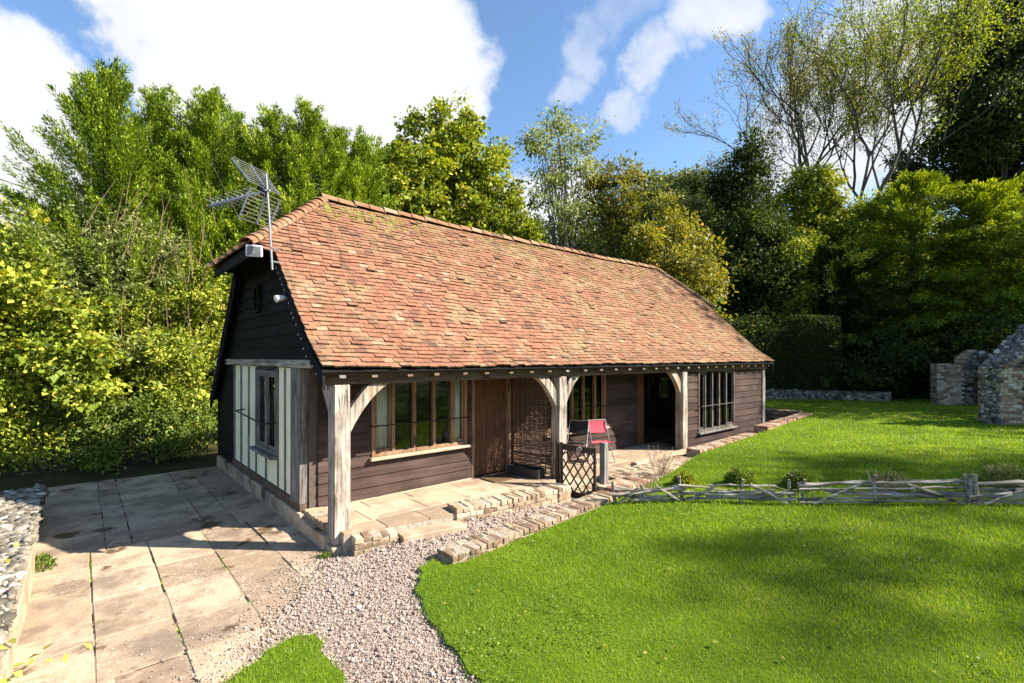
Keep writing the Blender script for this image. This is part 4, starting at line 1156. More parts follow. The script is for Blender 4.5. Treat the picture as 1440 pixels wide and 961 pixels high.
# woven willow screen leaning against the wall right of the door
sc_ = thing("willow_screen", "brown woven willow hurdle screen across the veranda from the wall to the middle post", "screen", (6.42, 7.31, FL), rz=R(-80.5))
m = MB()
for i in range(9):
    x = -.02 + i * .115; m.tube([(x, 0, .02), (x + rnd.uniform(-.01, .01), .02, 1.0), (x, .05, 1.92)], .011, 5)
m.build("upright_rod", wicker_m, sc_, local=True)
m = MB(); z = .05
while z < 1.9:
    ph = rnd.choice([0, math.pi]); jz = rnd.uniform(-.008, .008); pts = []
    x0 = rnd.uniform(-.07, 0); x1 = rnd.uniform(.92, 1.02)
    for i in range(19):
        x = x0 + (x1 - x0) * i / 18
        pts.append((x, .017 * math.cos(math.pi * (x + .02) / .115 + ph) + .02 * z, z + jz + .006 * math.sin(i * 1.3 + z * 40)))
    m.tube(pts, rnd.uniform(.0055, .009), 4, cap=False); z += rnd.uniform(.013, .021)
m.build("weave", wicker_m, sc_, local=True)
tr_ = thing("planter_trough", "long dark planter trough at the foot of the willow screen", "trough", (6.40, 7.22, FL), rz=R(-80.5))
m = MB(); m.box(0, .74, -.26, -.24, 0, .17); m.box(0, .74, -.06, -.04, 0, .17); m.box(0, .02, -.239, -.061, 0, .17); m.box(.72, .74, -.239, -.061, 0, .17); m.box(.021, .719, -.239, -.061, 0, .1); m.build("trough_body", slate_m, tr_, bevel=.006, local=True)
m = MB(); m.box(.03, .71, -.23, -.07, .101, .14, .5, .004); m.build("soil", soil_m, tr_, local=True)
m = MB(); m.box(5.52, 6.1, 6.78, 7.2, FL + .004, FL + .022, .5, .006); tag(m.build("doormat", mat_m, bevel=.004), "brown coir doormat in front of the cottage door", "doormat")

# ------------------------------------------------------------------ aerial and floodlight on the gable
ae = thing("tv_aerial", "grey television aerial with slatted reflector on a mast above the gable", "aerial", (2.10, 7.72, 3.78))
tube_obj("mast", alu_m, ae, [[(0, 0, 0), (-.035, .03, .8), (-.07, .05, 1.40)]], .016, 8)
hx = Vector((-.06, .05, 1.15)); bd = Vector((-.55, .80, -.13)).normalized()          # boom towards the left
sd = bd.cross(Vector((0, 0, 1))).normalized(); up = sd.cross(bd)
m = MB(); m.beam(hx - bd * .05, hx + bd * 1.02, .028, .028); m.build("boom", alu_m, ae, local=True)
def panel(ang):
    m = MB(); u = (up * math.cos(ang) * (1 if ang < 2 else -1)); dv = (up * math.sin(R(62)) * (1 if ang > 0 else -1) + bd * math.cos(R(62))).normalized()
    for s in (-.29, 0, .29): m.beam(hx + sd * s + dv * .04, hx + sd * s + dv * .50 + bd * (.05 if s else 0), .016, .022)
    for i in range(9):
        c = hx + dv * (.05 + i * .056); m.tube([c - sd * .32, c + sd * .32], .0052, 5)
    return m.build("reflector", alu_m, ae, local=True)
panel(1); panel(-1)
m = MB()
for i in range(9):
    c = hx + bd * (.26 + i * .09); L = .15 - .004 * i
    m.tube([c - sd * L + up * .05, c + sd * L + up * .05], .0055, 5); m.tube([c - sd * L - up * .045, c + sd * L - up * .045], .0055, 5)
    m.beam(c - up * .05, c + up * .05, .012, .012)
m.build("director", alu_m, ae, local=True)
m = MB(); m.beam(hx + bd * .05 - up * .07, hx + bd * .05 + up * .07, .10, .06); m.build("dipole_box", black_m, ae, local=True)
for seg_ in ([hx - sd * .05, hx + sd * .05], [(-.02, 0, .12), (.10, .02, .12)], [(-.02, 0, .32), (.10, .02, .30)]): tube_obj("clamp", steel_m, ae, [seg_], .014)
fl = thing("floodlight", "white faced square floodlight under the gable hip, beside the aerial mast", "floodlight", (1.93, 8.0, 3.99), rz=R(200))
m = MB(); m.box(-.02, .05, -.11, .11, 0, .17); m.build("housing", white_m, fl, bevel=.012, local=True)
m = MB(); m.box(.051, .056, -.09, .09, .02, .15); m.build("lens", plain("frosted_lens", (.22, .23, .24), .2, .5, 0, .6, 45), fl, local=True)
m = MB(); m.tube([(-.02, 0, .08), (-.18, .02, .05), (-.42, .0, .02)], .014, 6); m.build("bracket", iron_m, fl, local=True)
fl.rotation_euler = (0, R(8), R(248))
sp = thing("spotlight", "small round white spotlight on the dark barge board below the aerial", "spotlight", (2.17, 7.50, 3.36))
m = MB(); m.tube([(.03, 0, 0), (-.04, -.01, -.01), (-.09, -.02, -.03)], [.03, .045, .05], 12); m.build("housing", white_m, sp, local=True)
m = MB(); m.tube([(.02, 0, .0), (.05, .0, .06)], .014, 8); m.build("bracket", iron_m, sp, local=True)

# ------------------------------------------------------------------ hurdle fence across the lawn
fpts = [(6.25, 4.72), (7.02, 4.03), (8.02, 2.80), (8.12, 2.70), (9.78, 1.02), (11.6, -.85)]
def hurdle(a, b, label, hgt, rails, seed, mids):
    r_ = random.Random(seed)
    A = Vector((a[0], a[1], float(gz(a[0])))); B = Vector((b[0], b[1], float(gz(b[0])))); d = B - A; L = Vector((d.x, d.y)).length
    t = thing("hurdle_fence", label, "hurdle", A, "low split wood hurdles across the lawn", math.atan2(d.y, d.x))
    dz = d.z / L
    for i in range(rails):
        z = .06 + (hgt - .09) * i / (rails - 1) + r_.uniform(-.012, .012); m = MB()
        pts = []; k = 9; ua = -.05 if r_.random() < .6 else L * r_.uniform(.03, .25); ub = L + .05 if r_.random() < .6 else L * r_.uniform(.78, .97); bow = r_.uniform(-.035, .03); tilt = r_.uniform(-.07, .07); rr0 = r_.uniform(.015, .033)
        for j in range(k + 1):
            u = ua + (ub - ua) * j / k; pts.append((u, r_.uniform(-.018, .018) + (.018 if i % 2 else -.018), z + dz * u + bow * math.sin(math.pi * j / k) + tilt * (j / k - .5) + r_.uniform(-.013, .013)))
        for p, q_ in zip(pts, pts[1:]): pass
        m.tube(pts, [rr0 * r_.uniform(.7, 1.25) for _ in pts], 4); m.build("rail", fence_wood, t, local=True)
    for u in [0.02, L - .02] + mids:
        m = MB(); ln = r_.uniform(-.05, .05); h = hgt + r_.uniform(.0, .15); ln *= 2
        m.tube([(u, .0, -.1 + dz * u), (u + ln * .5, .03, h * .5 + dz * u), (u + ln, .0, h + dz * u)], [.026, .026, .021], 6); m.build("stake", fence_wood, t, local=True)
    for u0, u1 in ((.06 * L, .34 * L), (.95 * L, .62 * L)):
        m = MB(); m.tube([(u0, -.045, .03 + dz * u0), ((u0 + u1) / 2, -.05, hgt * .55 + dz * u0), (u1, -.045, hgt * .98 + dz * u1)], [.02, .022, .018], 5); m.build("brace", fence_wood, t, local=True)
    # dead lavender and split twigs caught in the rails
    m = MB()
    for _ in range(int(16 * L)):
        u = r_.uniform(0, L); z = r_.uniform(.03, hgt); a_ = r_.gauss(0, .5); l_ = r_.uniform(.08, .3)
        m.tube([(u, r_.uniform(-.06, .06), z + dz * u), (u +  l_ * math.cos(a_), r_.uniform(-.07, .07), z + l_ * math.sin(a_) * .6 + dz * u)], .004, 3, cap=False)
    m.build("twig", fence_wood, t, local=True)
    return t
hurdle(fpts[0], fpts[1], "low weathered hurdle at the terrace end, nearest the cottage, half sunk in grass", .26, 4, 1, [.5])
hurdle(fpts[1], fpts[2], "second low hurdle from the cottage, with pale diagonal brace, before the gap", .31, 6, 2, [.85])
hurdle(fpts[3], fpts[4], "longest grey split rail hurdle on the lawn, right of the gap between hurdles", .33, 6, 3, [1.05])
hurdle(fpts[4], fpts[5], "hurdle running off the right edge of the lawn from the thick leaning stakes", .33, 6, 4, [.9])
for dx, ln, lab in ((-.03, -.07, "left one of the two thick leaning stakes between the long hurdle and the last"), (.10, .10, "right one of the two thick leaning stakes between the long hurdle and the last")):
    x, y = fpts[4][0] + dx, fpts[4][1] - dx; z = float(gz(x)); m = MB()
    m.tube([(x, y, z - .1), (x - ln * .4, y + ln * .4, z + .22), (x - ln, y + ln * .6, z + .46)], [.036, .034, .026], 6)
    tag(m.build("fence_stake", fence_wood), lab, "stake")

# strings of tiny lamps along the barge boards
def string_lights(label, pts, n):
    m = MB(); P_ = [Vector(p) for p in pts]; prev = None; dd_ = [0]
    for a_, b_ in zip(P_, P_[1:]): dd_.append(dd_[-1] + (b_ - a_).length)
    line = []
    for i in range(n + 1):
        s = dd_[-1] * i / n; k = max(j for j in range(len(dd_) - 1) if dd_[j] <= s + 1e-6); f = (s - dd_[k]) / (dd_[k + 1] - dd_[k])
        line.append(P_[k].lerp(P_[k + 1], min(1, f)) + Vector((rnd.uniform(-.008, 0), rnd.uniform(-.015, .015), rnd.uniform(-.03, .02))))
    t = thing("string_lights", label, "string lights", line[0])
    m.tube(line, .0035, 4); m.build("cable", black_m, t); me = None
    for p in line[1::2]:
        if me is None:
            m = MB(); m.tube([(-.004, 0, .004), (-.01, 0, -.02)], [.0035, .0048], 5); o = m.build("bulb", white_m, t, local=True); me = o.data
        else:
            o = bpy.data.objects.new("bulb", me); col.objects.link(o); o.parent = t
        o.location = p - line[0]
xx = XV - .012
string_lights("string of tiny white lamps along the front barge board of the gable", [(xx, 7.95, HZ - .26), (xx, KINK[0] + .1, KINK[1] - .10), (xx, EAVE[0] + .1, EAVE[1] - .08)], 34)
string_lights("string of tiny white lamps down the rear barge board of the gable", [(xx, HIPYB, HZ - .16), (xx, BKINK[0], BKINK[1] - .13), (xx, BEAVE[0] - .05, BEAVE[1] - .12)], 46)

# ------------------------------------------------------------------ leaves and trees
def unit(a): return a / (np.linalg.norm(a, axis=1)[:, None] + 1e-9)
def leaf_mesh(name, P, D, N, L, W, mat, parent, tint=None, fold=.18):
    D = unit(D); S = unit(np.cross(D, N)); N2 = np.cross(S, D)
    n = len(P); L = np.asarray(L)[:, None]; W = np.asarray(W)[:, None]
    mid = P + D * L * .42
    V = np.stack([P, mid + S * W * .5 + N2 * W * fold, P + D * L - N2 * L * .10, mid - S * W * .5 + N2 * W * fold], 1).reshape(-1, 3)
    F = np.arange(n * 4).reshape(-1, 4)
    if tint is None: tint = rng.random(n)
    return mesh_obj(name, V, F, mat, parent, np.clip(tint, 0, 1))

def grass(name, poly, n, amin, amax, r0, r1, zf, mat, hh=.034):
    Rr = np.exp(rng.uniform(math.log(r0), math.log(r1), n)); An = YAW + rng.uniform(R(amin), R(amax), n)
    X, Y = Rr * np.cos(An), Rr * np.sin(An); k = inside(poly, X, Y); X, Y, Rr = X[k], Y[k], Rr[k]; m = len(X)
    X = X + rng.normal(0, .04, m); Y = Y + rng.normal(0, .04, m)
    Z = zf(X, Y)
    h = hh * rng.uniform(.6, 1.5, m) * np.clip(Rr / 5, .85, 1.5); w = .0034 * np.clip(Rr / 4, .8, 4.5) * rng.uniform(.7, 1.3, m)
    a = rng.uniform(0, 2 * np.pi, m); ln = rng.uniform(.1, .9, m) * h; b = a + rng.normal(0, .7, m) + np.pi / 2
    B = np.stack([X, Y, Z - .006], 1); dx = np.stack([np.cos(a), np.sin(a), np.zeros(m)], 1) * w[:, None] / 2
    tip = B + np.stack([np.cos(b) * ln, np.sin(b) * ln, h], 1)
    V = np.stack([B - dx, B + dx, tip], 1).reshape(-1, 3)
    pn = np.array([noise.noise((x * .9, y * .9, 5)) + .6 * noise.noise((x * 3.3, y * 3.3, 9)) for x, y in zip(X, Y)])
    big = np.array([noise.noise((x * .33, y * .33, 2)) for x, y in zip(X, Y)])
    t = np.clip(.44 + .30 * pn + .32 * big + rng.normal(0, .22, m), 0, .95); t[rng.random(m) < .03 + .05 * np.clip(big + .1, 0, 1)] = 1
    return tag(mesh_obj(name, V, np.arange(m * 3).reshape(-1, 3), mat, None, t), kind='stuff')
lz = lambda X, Y: gz(X) + np.array([.02 * noise.noise((x * .8, y * .8, 3.1)) for x, y in zip(X, Y)])
grass("grass", lawn_poly, 580000, -58, 30, 2.6, 28, lz, grass_m, .031)
grass("grass_tuft", tuft_poly, 60000, 5, 40, 2.2, 5, lambda X, Y: np.full(len(X), .03), grass_m, .05)

def ell_points(ells, n, lo=.6, hi=1.0, zmin=None):
    w = np.array([e[3] * e[4] * e[5] for e in ells]) ** .7; c = rng.choice(len(ells), n, p=w / w.sum())
    E = np.array(ells); d = unit(rng.normal(size=(n, 3))); r = rng.uniform(lo, hi, n)[:, None]
    P = E[c, :3] + d * E[c, 3:6] * r
    return P, d
def branches(name, base, tips, mat, parent, r0, frac=.55, seg=5):
    m = MB(); base = Vector(base)
    for p in tips:
        p = Vector(p); h = p.z - base.z; s = base + Vector((0, 0, max(.15, h * rnd.uniform(.25, frac)))); n = seg
        L = (p - s).length; pts = []
        for i in range(n + 1):
            f = i / n; q_ = s.lerp(p, f); q_.z += .12 * L * math.sin(math.pi * f); q_ += Vector((rnd.uniform(-1, 1), rnd.uniform(-1, 1), rnd.uniform(-1, 1))) * L * .03
            pts.append(q_)
        m.tube(pts, [max(.006, r0 * (1 - .85 * i / n)) for i in range(n + 1)], 5, cap=False)
    return m.build(name, mat, parent)
def trunk(base, top, r, mat, parent, wob=.03):
    m = MB(); base = Vector(base); top = Vector(top); n = 8; L = (top - base).length
    pts = [base.lerp(top, i / n) + Vector((rnd.uniform(-1, 1), rnd.uniform(-1, 1), 0)) * L * wob * (i > 0) * .5 for i in range(n + 1)]
    m.tube(pts, [r * (1.25 if i == 0 else 1 - .8 * i / n) for i in range(n + 1)], 8); return m.build("trunk", mat, parent)

def broadleaf(name, label, cat, x, y, ells, nclump, per, rc, L, mat, bark=None, tr=.15, group=None, z0=None, lo=.55, droop=.25, limb=.35, nlimb=26, flat=.6, aspect=.55, sub=9):
    """ells: crown lobes (dx,dy,z,rx,ry,rz) with z above the foot"""
    z0 = hillz(x, y) if z0 is None else z0
    t = thing(name, label, cat, (x, y, z0), group)
    E = []
    for e in ells:
        if sub == 0: E.append((x + e[0], y + e[1], z0 + e[2], e[3], e[4], e[5])); continue
        E.append((x + e[0], y + e[1], z0 + e[2], e[3] * .62, e[4] * .62, e[5] * .62))
        for _ in range(sub):
            dv = np.array([rnd.gauss(0, 1), rnd.gauss(0, 1), rnd.gauss(0, .9)]); dv /= np.linalg.norm(dv); f = rnd.uniform(.62, 1.05); s_ = rnd.uniform(.28, .50)
            E.append((x + e[0] + dv[0] * e[3] * f, y + e[1] + dv[1] * e[4] * f, z0 + e[2] + dv[2] * e[5] * f, e[3] * s_, e[4] * s_, min(e[5], e[3] * 1.3) * s_))
    C, D = ell_points(E, nclump, lo, 1.0)
    k = C[:, 2] > z0 + .15; C, D = C[k], D[k]
    top = max(e[2] for e in ells)
    trunk((x, y, z0 - .1), (x + rnd.uniform(-.2, .2), y, z0 + top), tr, bark or bark_m, t)
    branches("branches", (x, y, z0), C[:nlimb], bark or bark_m, t, tr * limb)
    n = len(C); cnt = (per * rng.uniform(.5, 1.5, n)).astype(int); idx = np.repeat(np.arange(n), cnt); m = len(idx)
    R_ = rc * rng.uniform(.6, 1.35, n)[idx]
    off = rng.normal(size=(m, 3)) * .5; off[:, 2] *= flat
    out = D[idx]
    P = C[idx] + off * R_[:, None]
    dirv = out * .6 + unit(off) * .6 + rng.normal(size=(m, 3)) * .55; dirv[:, 2] -= droop
    N = out * .4 + np.array([0, 0, .6]) + rng.normal(size=(m, 3)) * .65
    tn = np.clip(rng.normal(.5, .14, n)[idx] + rng.normal(0, .17, m), 0, .94); tn[rng.random(m) < .02] = 1
    l = L * np.clip(rng.lognormal(0, .28, m), .5, 1.55) * rng.uniform(.8, 1.2, n)[idx]
    leaf_mesh("crown", P, dirv, N, l, l * aspect, mat, t, tn)
    return t

def spray_tree(name, label, cat, x, y, H, rad, nplume, nspray, mat, z0=None, L=.2, W=.05, up=.55, hmin=.05, droop=0.0, group=None, tr=.14, plen=None, shape=.8, lean=(0, 0), sprl=.32, extra=(), cone=False):
    """evergreen: plumes leave the trunk, each feathered with flat sprays"""
    z0 = hillz(x, y) if z0 is None else z0
    t = thing(name, label, cat, (x, y, z0), group)
    trunk((x, y, z0 - .1), (x + lean[0] * .8, y + lean[1] * .8, z0 + H * .93), tr, bark_m, t, .01)
    P, D, N, LL, T = [], [], [], [], []; limbs = []
    for i in range(nplume + len(extra)):
        f = hmin + (1 - hmin) * rnd.random() ** 1.05
        a = rnd.uniform(0, 2 * math.pi); r = rad * (1 - f) ** shape * rnd.choice([rnd.uniform(.6, .95), rnd.uniform(.9, 1.3)]) + .15
        if i >= nplume: f, a, r = extra[i - nplume][:3]
        st = np.array([x + lean[0] * f, y + lean[1] * f, z0 + H * f * .94])
        sl = up + 1.4 * f ** 3 + rnd.uniform(-.2, .25)
        if i >= nplume: sl = extra[i - nplume][3]
        dirh = np.array([math.cos(a), math.sin(a), sl]); dirh /= np.linalg.norm(dirh)
        Lp = r / max(.35, math.hypot(dirh[0], dirh[1])) if f < .85 else r * 1.0 + .5
        Lp = min(Lp, (plen or 9))
        if cone and i < nplume + 46:
            rh = Lp * math.hypot(dirh[0], dirh[1]); cap = z0 + H * (1.01 - .42 * min(1.2, rh / rad)) * rnd.uniform(.93, 1.03)
            tz = st[2] + dirh[2] * Lp
            if tz > cap: Lp *= max(.15, (cap - st[2]) / (tz - st[2]))
        n = max(6, int(nspray * (Lp / rad) ** .6))
        if i >= nplume: n = int(nspray * (3.2 if r > 2.5 else 1.3)); Lp = r
        s = rng.random(n) ** .62
        curve = np.array([0, 0, -droop * Lp])
        ax = st + dirh * (s * Lp)[:, None] + curve * (s ** 2)[:, None]
        tdir = dirh + curve * (2 * s)[:, None] / Lp
        wdt = sprl * (1.12 - s) ** .7 + .05
        jit = rng.normal(size=(n, 3)) * wdt[:, None] * .42
        P.append(ax + jit); D.append(unit(tdir) * .95 + unit(jit) * .5 + rng.normal(size=(n, 3)) * .16)
        N.append(np.tile([0, 0, .8], (n, 1)) + dirh * .35 + rng.normal(size=(n, 3)) * .45)
        LL.append(L * rng.uniform(.7, 1.4, n)); T.append(np.clip(rnd.gauss(.5, .12) + .18 * (s - .5) + rng.normal(0, .15, n), 0, .95))
        if i % 6 == 0: limbs.append(ax[np.argmax(s)])
    P, D, N, LL, T = map(np.concatenate, (P, D, N, LL, T))
    leaf_mesh("crown", P, D, N, LL, LL * (W / L), mat, t, T)
    m = MB()
    for p in limbs:
        p = Vector(p); s = Vector((x, y, max(z0 + .3, p.z - .9))); m.tube([s, s.lerp(p, .5) + Vector((0, 0, .1)), p], [.03, .02, .006], 4, cap=False)
    m.build("branches", bark_m, t)
    return t

def bare_tree(name, label, x, y, H, mat, lmat, seed, nleaf, lean=(0, 0), z0=None, stems=3, L=.16, tr=.25, spread=.55, group=None, deep=6):
    z0 = hillz(x, y) if z0 is None else z0; r_ = random.Random(seed)
    t = thing(name, label, "tree", (x, y, z0), group); m = MB(); mt = MB(); tips = []
    def grow(p, d, L_, r, dep):
        n = 4; pts = [p]; dd = d.copy()
        for i in range(n):
            dd = (dd + Vector((r_.gauss(0, .12), r_.gauss(0, .12), r_.gauss(.03, .07)))).normalized(); pts.append(pts[-1] + dd * L_ / n)
        (mt if dep == 0 else m).tube(pts, [r * (1 - .42 * i / n) for i in range(n + 1)], 6 if dep < 3 else 4, cap=False)
        if dep >= 3: tips.extend(pts[2:])
        if dep >= deep or r < .004: return
        k = 2 if dep < 1 else 3 if dep < 5 else r_.choice([2, 3])
        for j in range(k):
            ax = Vector((r_.gauss(0, 1), r_.gauss(0, 1), r_.gauss(0, .5))).normalized()
            nd = (dd + ax * r_.uniform(.35, .85) * spread * 1.35 + Vector((0, 0, .12))).normalized()
            grow(pts[-1] if j < 2 else pts[2], nd, L_ * r_.uniform(.62, .86), r * (.58 if j else .68), dep + 1)
    for s in range(stems):
        a = r_.uniform(0, 6.28); d0 = Vector((math.cos(a) * .22 + lean[0], math.sin(a) * .22 + lean[1], 1)).normalized()
        grow(Vector((x + math.cos(a) * .2, y + math.sin(a) * .2, z0)), d0, H * .30, tr, 0)
    mt.build("trunk", mat, t); m.build("branches", mat, t)
    tp = np.array([p[:] for p in tips]); idx = rng.integers(0, len(tp), nleaf)
    P = tp[idx] + rng.normal(size=(nleaf, 3)) * .22; D = rng.normal(size=(nleaf, 3)); D[:, 2] -= .5
    l = L * rng.uniform(.6, 1.3, nleaf)
    leaf_mesh("crown", P, D, rng.normal(size=(nleaf, 3)) + [0, 0, .6], l, l * .4, lmat, t, np.clip(rng.normal(.6, .2, nleaf), 0, 1))
    return t

BOUGHS = [(.50, 2.45, 3.6, .62), (.57, 2.3, 3.2, .8), (.42, 2.55, 3.9, .45), (.66, 2.4, 2.5, 1.0), (.36, 2.4, 3.5, .4), (.48, 2.2, 2.9, .75), (.55, 2.6, 2.6, .8), (.42, 2.75, 3.0, .55), (.74, 2.3, 1.7, 1.3), (.34, 2.7, 3.0, .35), (.30, 2.35, 3.2, .5), (.5, 2.55, 3.0, .7)]
reed_m = plain("red_brown_shoot", (0.26, 0.17, 0.11), .8, .2, 0, .4, 6)
# --- leylandii row behind the left half of the cottage
LG = "row of cypress trees behind the cottage"
for i, (px, d, top, rad, lab, lean) in enumerate([
        (165, 14.2, 84, 2.7, "tallest cypress at the left end of the row, its boughs reaching out sideways", (-.2, 0)),
        (224, 14.9, 112, 2.0, "cypress second from the left of the row, with a thin double tip", (0, 0)),
        (290, 15.0, 104, 1.9, "cypress with a curled tip, above the television aerial", (.1, 0)),
        (330, 16.6, 142, 2.0, "shorter cypress just right of the curled tip", (0, 0)),
        (380, 16.0, 140, 2.0, "cypress midway between the curled tip and the roof ridge's near end", (0, 0)),
        (432, 16.4, 124, 1.9, "pointed cypress rising over the near end of the roof ridge", (0, 0)),
        (474, 17.2, 158, 1.9, "cypress right of the pointed one, above the near end of the ridge", (0, 0)),
        (512, 17.8, 172, 1.7, "last low cypress of the row, beside the broad leafed tree", (0, 0))]):
    x, y = at(px, d); H = zat(top, d) - hillz(x, y)
    spray_tree("cypress_tree", lab, "tree", x, y, H, rad * 1.35, 300 if i else 420, 300, leaf_cypress, L=.09, W=.028, up=.62, hmin=.12, group=LG, lean=lean, shape=.78, sprl=.17, cone=True, extra=[(rnd.uniform(.35, .86), rnd.uniform(0, 6.28), rnd.uniform(.9, 2.1), rnd.uniform(.8, 2.2)) for _ in range(46)] + (BOUGHS if i == 0 else []))
# long leaning boughs of the left cypress
# --- shrubs behind the patio, left
x, y = at(-15, 9.6)
broadleaf("field_maple", "yellow green maple with large leaves at the left edge behind the patio", "tree", x, y + 2.2,
          [(0, 0, 3.7, 1.9, 1.5, 1.9), (.5, -.9, 2.2, 1.6, 1.2, 1.5), (-.2, -.3, 5.0, 1.1, .9, 1.0), (.9, -.6, 3.2, 1.2, 1.1, 1.2), (-1.2, -1, 3, 1.6, 1.4, 2.6)], 700, 60, .30, .105, leaf_yellow, tr=.1, lo=.45, aspect=.8, nlimb=60)
x, y = at(120, 11.2)
broadleaf("willow_shrub", "tall soft green shrub with many thin stems behind the patio, left of the cottage gable", "shrub", x, y + 1.6,
          [(0, 0, 3.9, 1.4, 1.2, 2.0), (.9, .2, 4.3, 1.4, 1.2, 2.0), (.2, -.7, 2.5, 1.4, 1.0, 1.5), (1.3, -.2, 2.9, 1.2, 1.0, 1.5), (1.7, .3, 4.7, .8, .8, 1.6)], 620, 46, .32, .125, leaf_sage, tr=.06, lo=.35, aspect=.4, nlimb=120, limb=.3, bark=palebark_m)
x, y = at(255, 12.3)
broadleaf("viburnum_shrub", "dense fine leaved green shrub directly behind the cottage's gable corner", "shrub", x, y + .9,
          [(0, 0, 2.6, 1.2, 1.0, 1.6), (.6, .5, 3.8, 1.1, 1.0, 1.5), (-.5, .1, 2.1, 1.1, 1.0, 1.3), (.3, .4, 1.3, 1.2, .9, 1.2)], 560, 50, .27, .095, leaf_yellow, tr=.05, lo=.45, aspect=.5, nlimb=60)
x, y = at(215, 11.5)
broadleaf("low_shrub", "low dark leafy shrub at the far edge of the patio under the tall shrubs", "shrub", x, y + .5,
          [(0, 0, .8, 1.3, .6, .8), (.8, .2, .75, 1.1, .6, .75), (-.8, .1, 1.1, 1.0, .7, 1.0)], 330, 60, .24, .075, leaf_mid, tr=.03, lo=.5, nlimb=30)
x, y = at(60, 10.2)
broadleaf("low_shrub", "low yellow green shrub behind the end of the rubble wall", "shrub", x, y + .9,
          [(0, 0, 1.0, 1.1, .7, 1.0), (-.9, 0, 1.4, 1.0, .7, 1.2)], 220, 60, .3, .085, leaf_yellow, tr=.03, lo=.5, nlimb=30)
wil = [o for o in bpy.data.objects if o.name.startswith('willow_shrub')][0]
m = MB()
for i in range(46):
    px = rnd.uniform(150, 310); x, y = at(px, rnd.uniform(11.9, 12.9)); zt = zat(rnd.uniform(225, 430), 12.0); zb = zt - rnd.uniform(.5, 1.5); a_ = rnd.gauss(0, .45)
    p0 = Vector((x - a_ * .8, y + .1, zb)); p1 = Vector((x, y, zt)); m.tube([p0, p0.lerp(p1, .5) + Vector((rnd.uniform(-.06, .06), 0, 0)), p1], [.008, .006, .003], 4, cap=False)
m.build("shoots", reed_m, wil)
# --- trees behind the ridge
x, y = at(640, 24)
broadleaf("sycamore_tree", "broad bright green sycamore behind the middle of the roof ridge", "tree", x, y,
          [(0, 0, 9.5, 3.3, 3.0, 3.6), (-1.6, -.2, 8.2, 2.0, 2.0, 3.0), (1.2, -.9, 7.4, 2.4, 2.2, 2.8), (.6, 0, 12.2, 1.7, 1.6, 2.3), (-1.4, .4, 11.4, 1.4, 1.4, 2.0), (2.2, -.9, 5.8, 1.8, 1.8, 2.2), (-2.4, .9, 10.0, .9, .9, 2.6), (.9, .2, 13.6, .6, .6, 1.6), (-.6, .3, 13.2, .4, .4, 1.8)],
          1000, 70, .42, .17, leaf_yellow, tr=.3, lo=.6, aspect=.8)
x, y = at(528, 25)
broadleaf("dark_beech", "darker green tree between the cypress row and the sycamore", "tree", x, y,
          [(0, 0, 7.0, 1.8, 1.8, 3.2), (.7, 0, 9.3, 1.2, 1.2, 2.2)], 150, 90, .6, .18, leaf_mid, tr=.2)
x, y = at(795, 27)
broadleaf("birch_tree", "slender airy pale green tree with light showing through, right of the sycamore", "tree", x, y,
          [(0, 0, 13.6, 1.5, 1.5, 2.6), (-.8, 0, 10.8, 1.4, 1.4, 2.4), (.7, 0, 10.2, 1.6, 1.5, 2.6), (-.2, 0, 6.5, 2.0, 1.6, 3.0), (1.4, 0, 7.5, 1.6, 1.4, 2.4)], 210, 62, .62, .19, leaf_sage, palebark_m, tr=.17, lo=.3, nlimb=70, aspect=.45)
x, y = at(862, 28)
broadleaf("ash_tree", "medium olive green tree with pale forked stems behind the far half of the ridge", "tree", x, y,
          [(0, 0, 10.8, 1.8, 1.6, 2.8), (.6, .2, 7.5, 2.0, 1.6, 3.0), (-.8, 0, 6.0, 1.8, 1.5, 3.0), (.3, 0, 12.4, .9, .9, 1.8)], 240, 75, .62, .19, leaf_olive, palebark_m, tr=.17, lo=.35, nlimb=60, aspect=.5)
x, y = at(945, 29)
broadleaf("oak_tree", "wide grey green oak crown behind the far end of the ridge", "tree", x, y,
          [(0, 0, 10.4, 2.4, 2.2, 3.0), (1.7, 0, 10.0, 2.0, 2.0, 2.6), (-1.2, 0, 8.5, 2.0, 2.0, 3.0), (.9, 0, 12.4, 1.3, 1.3, 1.5)], 330, 80, .66, .2, leaf_sage, tr=.28, lo=.5)
x, y = at(935, 22)
broadleaf("hazel_tree", "small yellow olive tree leaning over the far end of the roof", "tree", x, y,
          [(0, 0, 6.6, 2.0, 1.7, 1.9), (1.2, -.6, 6.2, 1.4, 1.2, 1.3), (-.9, .2, 5.0, 1.6, 1.4, 2.0), (.4, 0, 8.2, 1.3, 1.2, 1.4), (.6, -.4, 4.2, 1.9, 1.4, 2.0)], 330, 90, .52, .15, leaf_olive, tr=.13, lo=.5, nlimb=40)
x, y = at(1045, 26.5)
broadleaf("holly_tree", "tall dark evergreen tree behind the cottage's far gable", "tree", x, y,
          [(0, 0, 9.4, 2.1, 2.1, 3.8), (-.9, 0, 6.4, 2.2, 2.2, 3.6), (.9, 0, 5.6, 2.2, 2.2, 3.6), (0, 0, 12.2, 1.2, 1.2, 1.8), (1.4, -.6, 9.2, 1.4, 1.2, 1.4)], 420, 95, .62, .17, leaf_dark, tr=.28, lo=.45)
x, y = at(1052, 30)
bare_tree("bare_thorn", "leafless twiggy tree top showing above the dark evergreen", x, y, 14.0, bark_m, leaf_olive, 4, 500, stems=2, tr=.14, spread=.8)
